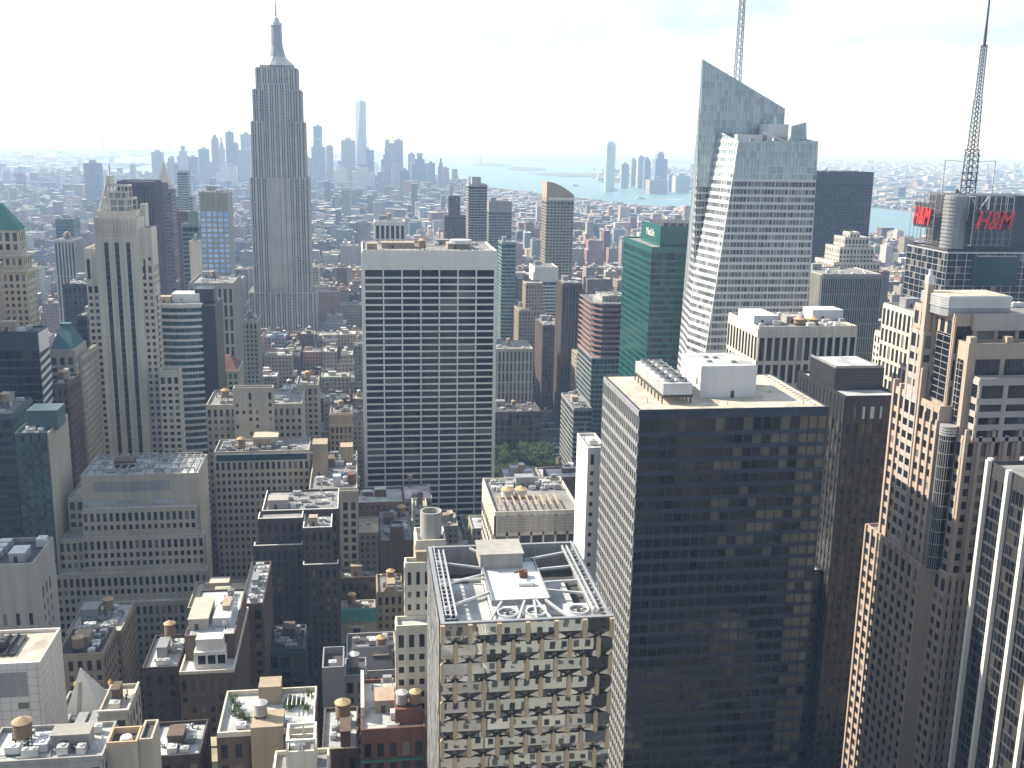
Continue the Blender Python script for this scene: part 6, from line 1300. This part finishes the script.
for i, (a, c, wcol, rc, li, side, px) in enumerate(info):
    xa, xb, ya, yb, h = c; r = random.Random(i); tone = jig(PAL[wcol][0], r, .2); rt = jig(RPAL[rc][0], r, .2); cat = 'building'
    cwid, fh = r.uniform(2.6, 3.8), r.uniform(3.3, 4.0)
    def shape(m, roofs):
        hh = h; x0, x1, y0, y1 = xa, xb, ya, yb
        if h > 34 and r.random() < .55 and x1-x0 > 15:
            k = r.uniform(.6, .85); cbox(m, x0, x1, y0, y1, .12, h*k, tone, rt, cwid, fh); d = r.uniform(2, 4); x0 += d; x1 -= d; y0 += d*.6; y1 -= d*.4; cbox(m, x0, x1, y0, y1, h*k+.02, h, tone, rt, cwid, fh)
        else: cbox(m, x0, x1, y0, y1, .12, h, tone, rt, cwid, fh)
        t = .4   # parapet
        for q in ((x0, x1, y0, y0+t), (x0, x1, y1-t, y1), (x0, x0+t, y0+t, y1-t), (x1-t, x1, y0+t, y1-t)): cbox(m, *q, h+.01, h+1.1, tone, tuple(min(.75, v*1.25) for v in tone), blank=True)
        return x0+.5, x1-.5, y0+.5, y1-.5
    if a > 130:
        t = thing('city_building', LAB[i], cat, ((xa+xb)/2, (ya+yb)/2, .12), 'city blocks between the named towers')
        m = MB(); x0, x1, y0, y1 = shape(m, None); m.build('wall', [CITYW, CITYR], t)
        for _ in range(r.randint(1, 3)):
            w, d = r.uniform(3, min(8, (x1-x0)*.45)), r.uniform(3, min(7, (y1-y0)*.45)); x = r.uniform(x0+.5, x1-w-.5); y = r.uniform(y0+.5, y1-d-.5)
            m = MB(); cbox(m, x, x+w, y, y+d, h+.05, h+r.uniform(2.2, 5), jig(tone, r), jig(rt, r), blank=True); m.build('bulkhead', [CITYW, CITYR], t)
        if r.random() < .55:
            cx, cy, tr, lg = r.uniform(x0+2.5, x1-2.5), r.uniform(y0+2.5, y1-2.5), r.uniform(1.6, 2.1), r.uniform(2, 5.5)
            m = MB(); m.cyl(cx, cy, tr, h+lg, h+lg+3.6, tr*.96, 12); o = m.build('water_tank', WOOD, t); m = MB(); m.cyl(cx, cy, tr*1.1, h+lg+3.61, h+lg+4.9, .1, 12); q = m.build('tank_roof', r.choice((CONE, WHMET, DKMET)), o, base=t['_b'])
            m = MB()
            for sx in (-1, 1):
                for sy in (-1, 1): m.box(cx+sx*tr*.6-.13, cx+sx*tr*.6+.13, cy+sy*tr*.6-.13, cy+sy*tr*.6+.13, h, h+lg)
            for sy in (-1, 1): m.box(cx-tr*.6-.1, cx+tr*.6+.1, cy+sy*tr*.6-.1, cy+sy*tr*.6+.1, h+lg*.7, h+lg*.7+.2)
            for sx in (-1, 1): m.box(cx+sx*tr*.6-.1, cx+sx*tr*.6+.1, cy-tr*.6, cy+tr*.6, h+lg*.7+.05, h+lg*.7+.25)
            m.build('tank_stand', DKMET, o, base=t['_b'])
        for _ in range(r.randint(1, 4)):
            x, y = r.uniform(x0+.5, x1-3.5), r.uniform(y0+.5, y1-2.5); m = MB(); m.box(x, x+r.uniform(1.2, 3), y, y+r.uniform(1, 2), h+.05, h+r.uniform(1, 1.9)); m.build('air_conditioner', ALU, t)
    else:
        m = MB(); x0, x1, y0, y1 = shape(m, None); rooftop(m, r, x0, x1, y0, y1, h, tone, rt)
        tag(m.build('city_building', [CITYW, CITYR], base=((xa+xb)/2, (ya+yb)/2, .12)), LAB[i], cat, 'city blocks between the named towers')
# the rest of the city: nobody could count it
m = MB(); r = random.Random(5)
for xa, xb, ya, yb, h in rest:
    tone, rt = jig(r.choice(PAL)[0], r), jig(r.choice(RPAL)[0], r); cbox(m, xa, xb, ya, yb, .12, h, tone, rt)
    if proj(xa, ya, h)[0] > -30 and ya < 2600: rooftop(m, r, xa+.5, xb-.5, ya+.5, yb-.5, h, tone, rt, 2)
r_keep = r; r = random.Random(21)
for (bx0, bx1, by0, by1) in BLK:      # unseen blocks added behind and below the lookout to darken reflections and ambient
    if by0 > 150 or bx1 < -830 or bx0 > 830: continue
    x = bx0
    while x < bx1-10:
        w = r.choice((22, 30, 40, 55)); x1 = min(x+w, bx1)
        for ya, yb in ((by0, (by0+by1)/2-1), ((by0+by1)/2+1, by1)):
            lim = 262-math.tan(R(36))*max(yb, 0)-8
            h = min(lim, max(25, r.gauss(95, 40))) if yb > 0 else max(30, r.gauss(100, 45))
            if abs((x+x1)/2) < 45 and -70 < ya < 60: h = min(h, 30)
            if h > 12: t_ = jig(r.choice(((.50, .49, .46), (.44, .42, .38), (.17, .15, .14), (.32, .32, .33), (.11, .12, .14))), r); cbox(m, x, x1-.4, ya, yb, .12, h, t_, (.3, .3, .3), 3.4, 3.7)
        x = x1
r = r_keep
for k in range(5): cbox(m, -300+6*k, -205+3*k, 330+k*58, 380+k*58, .12, (185, 205, 170, 215, 190)[k], jig(PAL[k % 4][0], r), (.3, .3, .3), 3.4, 3.7)  # tall unseen towers added left of the view to shade the low blocks
y = 3705
while y < 6300:
    x = -1900-(y-3700)*.1
    while x < 2400:
        w, d = r.uniform(14, 34), r.uniform(16, 30); xx = x+r.uniform(0, 12)
        low = proj(xx, y, 10)[0] > 470
        if not wet(xx, y) and not wet(xx+w, y+d) and -60 < proj(xx, y, 10)[0] < 1084: cbox(m, xx, xx+w, y, y+d, .1, r.uniform(8, 17) if low else max(9, r.gauss(28, 14))*(1.8 if r.random() < .08 else 1), jig(r.choice(PAL)[0], r), jig(r.choice(RPAL)[0], r))
        x += w+r.uniform(6, 22)
    y += 44
for _ in range(9000):
    y = 3200+13500*r.random()**1.25; a = R(r.uniform(-26, 42)); x = y*math.tan(a)
    if y < 6300 and -1900 < x < 2400: continue
    if y < 3705 and -1700 < x < 1560: continue
    if wet(x, y): continue
    k = 1+y/9000; w, d = r.uniform(14, 45)*k, r.uniform(14, 40)*k
    cbox(m, x, x+w, y, y+d, .1, max(7, r.gauss(13, 6))*(2.6 if r.random() < .03 else 1), jig(r.choice(PAL+[PAL[5]]*3)[0], r), jig(r.choice(RPAL+[RPAL[0]]*2)[0], r))
tag(m.build('distant_and_unseen_city', [CITYW, CITYR], base=(0, 3000, .1)), kind='stuff')  # also holds the unseen blocks behind and left of the view
# pale tree masses among the far streets
m = MB()
for _ in range(420):
    y = 3300+9000*r.random(); x = y*math.tan(R(r.uniform(-24, 40)))
    if wet(x, y): continue
    for _ in range(5): cx, cy = x+r.gauss(0, 45), y+r.gauss(0, 45); m.cyl(cx, cy, r.uniform(8, 20), 1, r.uniform(9, 15), 4, 7)
tag(m.build('far_trees', LEAF, base=(0, 6000, 0)), kind='stuff')

# ---------------------------------------------------------------- skyline towers in the haze
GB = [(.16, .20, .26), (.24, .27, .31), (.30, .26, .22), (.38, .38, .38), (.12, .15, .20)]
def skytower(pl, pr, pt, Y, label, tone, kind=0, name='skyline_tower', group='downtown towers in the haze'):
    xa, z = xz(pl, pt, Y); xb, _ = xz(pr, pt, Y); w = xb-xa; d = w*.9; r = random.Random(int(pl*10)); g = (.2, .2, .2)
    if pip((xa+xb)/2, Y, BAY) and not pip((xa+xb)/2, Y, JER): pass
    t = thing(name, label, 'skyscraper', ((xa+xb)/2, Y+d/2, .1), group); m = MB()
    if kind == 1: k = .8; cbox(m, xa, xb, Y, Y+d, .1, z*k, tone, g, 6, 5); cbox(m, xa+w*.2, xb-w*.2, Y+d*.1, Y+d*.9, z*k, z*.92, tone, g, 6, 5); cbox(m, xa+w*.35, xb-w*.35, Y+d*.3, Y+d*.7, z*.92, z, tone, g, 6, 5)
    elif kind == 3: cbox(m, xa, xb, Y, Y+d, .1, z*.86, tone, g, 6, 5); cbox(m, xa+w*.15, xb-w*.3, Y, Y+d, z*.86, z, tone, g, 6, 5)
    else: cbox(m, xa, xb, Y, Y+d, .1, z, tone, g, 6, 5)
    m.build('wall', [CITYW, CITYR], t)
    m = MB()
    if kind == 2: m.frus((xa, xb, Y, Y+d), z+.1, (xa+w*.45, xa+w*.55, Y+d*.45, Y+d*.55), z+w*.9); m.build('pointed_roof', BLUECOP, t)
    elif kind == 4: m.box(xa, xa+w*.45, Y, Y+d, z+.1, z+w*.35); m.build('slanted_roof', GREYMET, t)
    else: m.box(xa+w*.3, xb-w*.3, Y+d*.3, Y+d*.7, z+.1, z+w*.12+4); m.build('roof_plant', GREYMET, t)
SK = [(83, 99, 163, 3600, 0, 'broad lone block standing by the river at far left'), (151, 162, 152, 5300, 0, 'slim pale tower at the left end of the downtown cluster'), (166, 176, 158, 5400, 3, 'stepped mass left of the narrow flat topped pair'),
      (176, 188, 148, 5600, 1, 'wedding cake topped tower left of the art deco skyscraper'), (188, 197, 157, 5200, 0, 'low wide tower between two stepped ones'), (198, 208, 149, 5500, 0, 'flat topped tower below the pointed pair'),
      (205, 212, 162, 5000, 0, 'small pale block under the pointed tower'), (211, 218, 140, 5700, 2, 'pointed roof tower, the sharpest of the downtown cluster'), (218, 224, 139, 5800, 1, 'thin stepped tower touching the sharpest pointed roof'),
      (225, 233, 132, 5500, 0, 'tall slim pale slab, highest left of the art deco skyscraper'), (233, 238, 143, 5450, 0, 'shoulder tower right of the tall slim slab'), (240, 251, 134, 5850, 0, 'wide pale glass tower half hidden by the art deco skyscraper'),
      (238, 255, 150, 5300, 0, 'dark broad block hugging the art deco skyscraper on the left'), (222, 236, 166, 4800, 0, 'squat cream block low in the downtown cluster'), (313, 322, 126, 5900, 0, 'pale tower just right of the art deco skyscraper'),
      (311, 325, 140, 5600, 3, 'dark stepped tower just right of the art deco skyscraper'), (326, 333, 146, 5500, 0, 'small flat tower between the dark one and the glass needle'), (341, 355, 140, 5700, 0, 'broad flat tower immediately left of the glass needle'),
      (334, 347, 163, 4900, 1, 'brownish low tower left of the white wedge building'), (366, 374, 150, 5500, 4, 'slant topped tower right of the glass needle'), (381, 392, 151, 5300, 1, 'stepped pinkish tower under the twin pale slabs'),
      (385, 395, 143, 5600, 4, 'left one of the twin pale slabs by the bay'), (394, 403, 140, 5700, 0, 'right one of the twin pale slabs by the bay'), (408, 415, 154, 5400, 0, 'narrow tower with rounded shoulder near the bay'),
      (412, 428, 156, 5200, 1, 'broad brown tower near the bay shore'), (427, 435, 163, 5150, 0, 'low block stuck to the broad brown tower'), (438, 444, 160, 5300, 1, 'small domed looking tower near the bay end'), (443, 449, 168, 5200, 0, 'last low block of the downtown row'),
      (392, 402, 165, 4700, 0, 'tan apartment block below the twin slabs'), (400, 409, 170, 4600, 0, 'short tan block beside the shore apartments'), (352, 375, 167, 4500, 3, 'white wedge building low in front of the glass needle'),
      (378, 388, 172, 4450, 0, 'small pale block in front of the twin slabs'), (300, 312, 158, 5300, 0, 'blue grey block peeping out behind the art deco skyscraper')]
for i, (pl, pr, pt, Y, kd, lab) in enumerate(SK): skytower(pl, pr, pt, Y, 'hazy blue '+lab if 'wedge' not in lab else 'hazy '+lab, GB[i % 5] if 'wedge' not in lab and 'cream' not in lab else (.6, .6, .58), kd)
JC = [(622, 629, 164, 5900, 0, 'small dark block right of the rounded riverside tower'), (632, 638, 160, 6200, 4, 'narrow slanted block of the riverside row across the bay'), (638.5, 646, 157, 6000, 0, 'middle flat tower of the riverside row across the bay'),
      (645, 651, 162, 5800, 2, 'stepped pale tower with small peak, across the bay'), (656, 668, 154, 5900, 3, 'broad stepped tower at the right of the riverside row'), (669, 676, 175, 5600, 0, 'low pale block at the foot of the riverside row'),
      (650, 668, 180, 5300, 0, 'long low white pier building across the bay'), (676, 690, 176, 5500, 0, 'low tan block at the right end of the riverside row')]
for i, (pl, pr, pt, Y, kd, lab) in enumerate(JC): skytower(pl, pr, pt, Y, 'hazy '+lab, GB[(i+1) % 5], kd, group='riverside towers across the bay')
def needle():
    Y = 5600; c, z = xz(360.5, 101, Y); t = thing('glass_needle_tower', 'tallest pale glass tower downtown, tapering, with a thin spire', 'skyscraper', (c, Y+30, .1)); m = MB(); h = 31
    m.box(c-h, c+h, Y, Y+2*h, .1, 50); q = [(c-h, Y), (c+h, Y), (c+h, Y+2*h), (c-h, Y+2*h)]; k = h*.72; q2 = [(c, Y+h-k*1.2), (c+k*1.2, Y+h), (c, Y+h+k*1.2), (c-k*1.2, Y+h)]
    for i in range(4):
        a, b_ = q[i], q[(i+1) % 4]; u, v = q2[i], q2[(i+3) % 4]
        m.face([(*a, 50), (*b_, 50), (*u, z)]); m.face([(*a, 50), (*u, z), (*v, z)])
    m.face([(*p, z) for p in q2]); m.build('wall', GPALE, t); m = MB(); m.cyl(c, Y+h, 9, z+.1, z+6, 9, 12); m.build('spire_ring', ALU, t); m = MB(); m.cyl(c, Y+h, 3, z+6.1, z+70, .8, 8); m.build('spire', ALU, t)
needle()
def rounded():
    Y = 5500; xa, z = xz(607, 145, Y); xb, _ = xz(616, 145, Y); t = thing('rounded_riverside_tower', 'tall rounded crown glass tower standing alone on the riverfront across the bay', 'skyscraper', ((xa+xb)/2, Y+20, .1)); m = MB()
    m.box(xa, xb, Y, Y+40, .1, z); m.build('wall', GPALE, t); m = MB(); w = xb-xa; m.frus((xa, xb, Y, Y+40), z+.1, (xa+w*.12, xb-w*.12, Y+3, Y+36), z+14); m.frus((xa+w*.12, xb-w*.12, Y+3, Y+36), z+14.01, (xa+w*.3, xb-w*.3, Y+8, Y+30), z+20); m.build('rounded_crown', ALU, t)
    m = MB()
    for k in (.2, .5, .8): m.box(xa+w*k-.8, xa+w*k+.8, Y-1.5, Y-.1, .2, z-2)
    m.build('facade_fin', WHMET, t)
rounded()
# the statue on its island
p = atz(480, 164.0, 5); t = thing('harbour_statue', 'tiny robed statue with raised arm on a star shaped base, alone on the harbour island', 'statue', (p.x, p.y, 5)); X_, Y_ = p.x, p.y
m = MB(); m.cyl(X_, Y_, 34, 5, 14, 32, 11); m.frus((X_-14, X_+14, Y_-14, Y_+14), 14, (X_-9, X_+9, Y_-9, Y_+9), 46); m.build('pedestal', LIME, t)
m = MB(); m.cyl(X_, Y_, 7.5, 46.1, 68, 5.2, 10); m.cyl(X_, Y_, 5.2, 68, 80, 3.6, 10); m.cyl(X_, Y_, 3, 80, 86, 2.6, 8); m.bar((X_-3.5, Y_, 77), (X_-6.5, Y_, 93), 2.4); m.bar((X_+3.5, Y_, 76), (X_+6.5, Y_-2, 68), 2.6); m.cyl(X_-6.5, Y_, 2, 93, 97, .6, 8)
for k in range(7): a = R(20+k*23); m.bar((X_+2*math.cos(a), Y_, 84+2*math.sin(a)), (X_+6*math.cos(a), Y_, 84+5*math.sin(a)), .7)
m.build('figure', COPPER, t)
# long suspension bridge near the horizon
Yb = 15500; bx = [xz(103, 140, Yb)[0], xz(168, 140, Yb)[0]]; t = thing('suspension_bridge', 'faint long suspension bridge on the horizon far left', 'bridge', ((bx[0]+bx[1])/2, Yb, 0)); bs = []
dk = MB(); dk.box(bx[0]-420, bx[1]+420, Yb-16, Yb+16, 62, 70); dk.build('deck', GREYMET, t)
for x in bx: m = MB(); m.box(x-12, x+12, Yb-20, Yb-10, 0, 207); m.box(x-12, x+12, Yb+10, Yb+20, 0, 207); m.box(x-11, x+11, Yb-9.9, Yb+9.9, 195, 206); m.box(x-11, x+11, Yb-9.9, Yb+9.9, 110, 120); m.build('bridge_tower', GREYMET, t)
m = MB(); n = 24
for k in range(n):
    f = lambda u: 80+125*(2*u-1)**2; u0, u1 = k/n, (k+1)/n; m.bar((bx[0]+(bx[1]-bx[0])*u0, Yb-15, f(u0)), (bx[0]+(bx[1]-bx[0])*u1, Yb-15, f(u1)), 3)
m.bar((bx[0], Yb-15, 205), (bx[0]-420, Yb-15, 72), 3); m.bar((bx[1], Yb-15, 205), (bx[1]+420, Yb-15, 72), 3); m.build('cable', GREYMET, t)
# ferries
for k, (px, py, lab) in enumerate(((611.5, 190.5, 'white ferry with wake, right under the rounded riverside tower'), (522, 193, 'small white boat on open water above the curved top tower'), (575, 186, 'small white boat between island pier and the riverside tower'), (640, 199, 'white boat close to the near shore'))):
    p = atz(px, py, 3); s = 1.4 if k == 0 else 1.0; t = thing('ferry', lab, 'boat', (p.x, p.y, 2.2), 'boats on the bay'); x, y = p.x, p.y
    m = MB(); m.prism([(x-26*s, y), (x-20*s, y-6*s), (x+24*s, y-6*s), (x+26*s, y+6*s), (x-20*s, y+6*s)], 2.2, 6*s+2); m.build('hull', WHMET, t); m = MB(); m.box(x-14*s, x+18*s, y-4.5*s, y+4.5*s, 6*s+2.05, 11*s+2); m.box(x-10*s, x-3*s, y-3*s, y+3*s, 11*s+2.05, 14*s+2); m.build('cabin', WHITE, t)
    m = MB(); m.prism([(x+27*s, y-4), (x+200*s, y-22), (x+200*s, y+16), (x+27*s, y+4)], 2.6, 2.75); tag(m.build('wake', WHMET), kind='structure')

# ---------------------------------------------------------------- park trees and street traffic
def crown_mesh(seed):
    r = random.Random(seed); m = MB(); cl = [(Vector((r.gauss(0, 2.2), r.gauss(0, 2.2), 11+r.uniform(-2.5, 3.2))), r.uniform(1.3, 2.3)) for _ in range(17)]
    for c, q in cl:
        for _ in range(85):
            d = Vector((r.gauss(0, 1), r.gauss(0, 1), r.gauss(0, .8))).normalized()*q*r.uniform(.55, 1.1); p = c+d; u = Vector((r.uniform(-1, 1), r.uniform(-1, 1), r.uniform(-.5, .5))).normalized()*.42; v = u.orthogonal().normalized()*.3
            m.face([p-u, p+v, p+u, p-v])
    return m
def tree_at(x, y, proto=None, seed=0, sc=1.0):
    if proto is None:
        t = thing('plane_tree', 'leafy green park tree in the canopy below the mansard block', 'tree', (0, 0, .15), 'park trees right of the white slab tower')
        crown_mesh(seed).build('crown', LEAF, t); m = MB(); m.cyl(0, 0, .38, .15, 8, .2, 8)
        for k in range(4): a = k*1.57+seed; m.bar((0, 0, 6), (2.4*math.cos(a), 2.4*math.sin(a), 10.5), .2)
        m.build('trunk', BROWN, t); 
    else:
        t = proto.copy(); COL.objects.link(t)
        for ch in proto.children: c = ch.copy(); COL.objects.link(c); c.parent = t
    t.location = (x, y, .15); t.rotation_euler = (0, 0, x*1.7+y); t.scale = (sc, sc, sc); return t
pk = MB(); pk.box(40, 155, 705, 848, .151, .2); tag(pk.build('park_lawn', LEAF), kind='structure')
protos = []; tr = random.Random(2)
for iy in range(12):
    for ix in range(8):
        x, y = 88+ix*8.6+tr.uniform(-1.5, 1.5), 736+iy*8.8+tr.uniform(-1.5, 1.5)
        if x > 151: continue
        if len(protos) < 3: protos.append(tree_at(x, y, None, len(protos), tr.uniform(.9, 1.2)))
        else: tree_at(x, y, tr.choice(protos), 0, tr.uniform(.85, 1.25))
YEL = stone('taxi_yellow', (.72, .42, .03), rough=.35, var=.03, streak=False); CARW = stone('car_white', (.62, .62, .62), rough=.3, var=.03, streak=False); CARK = stone('car_black', (.02, .02, .022), rough=.25, var=.1, streak=False); TYRE = stone('tyre', (.02, .02, .02), var=.1)
def car_proto(mat, name, lab, cat, L_=4.7, H_=1.45):
    t = thing(name, lab, cat, (0, 0, .02), 'traffic on the avenue by the park'); m = MB(); w = .9 if L_ < 8 else 1.25
    m.prism([(-w, -L_/2+.15), (-w+.2, -L_/2), (w-.2, -L_/2), (w, -L_/2+.15), (w, L_/2-.1), (-w, L_/2-.1)], .3, .85 if L_ < 8 else 2.9); m.build('body', mat, t)
    m = MB(); m.frus((-w+.06, w-.06, -L_*.28, L_*.32), .86 if L_ < 8 else 2.91, (-w+.25, w-.25, -L_*.14, L_*.22), H_); m.build('cabin', GBLACK, t)
    for sx in (-1, 1):
        for sy in (-1, 1): m = MB(); m.box(sx*w-.1, sx*w+.1, sy*L_*.3-.33, sy*L_*.3+.33, .02, .68); m.build('wheel', TYRE, t)
    return t
cars = [car_proto(YEL, 'taxi', 'yellow cab in the avenue traffic beside the park', 'taxi'), car_proto(CARW, 'car', 'white car in the avenue traffic beside the park', 'car'), car_proto(CARK, 'car', 'black car in the avenue traffic beside the park', 'car'), car_proto(CARW, 'bus', 'white city bus on the avenue beside the park', 'bus', 12, 3.2)]
first = [True]*4; cr2 = random.Random(4)
for k in range(64):
    i = cr2.choices(range(4), weights=(5, 3, 4, .5))[0]; x = 170+cr2.choice((-9.5, -4.7, 0, 4.7, 9.5)); y = 720+k*4.9
    if first[i]: t = cars[i]; first[i] = False
    else:
        t = cars[i].copy(); COL.objects.link(t)
        for ch in cars[i].children: c = ch.copy(); COL.objects.link(c); c.parent = t
    t.location = (x, y, .02)
for i in range(4):
    if first[i]: cars[i].location = (170, 705, .02)
for o in BASES:
    if '_b' in o: del o['_b']
for o in bpy.data.objects:
    if '_b' in o: del o['_b']
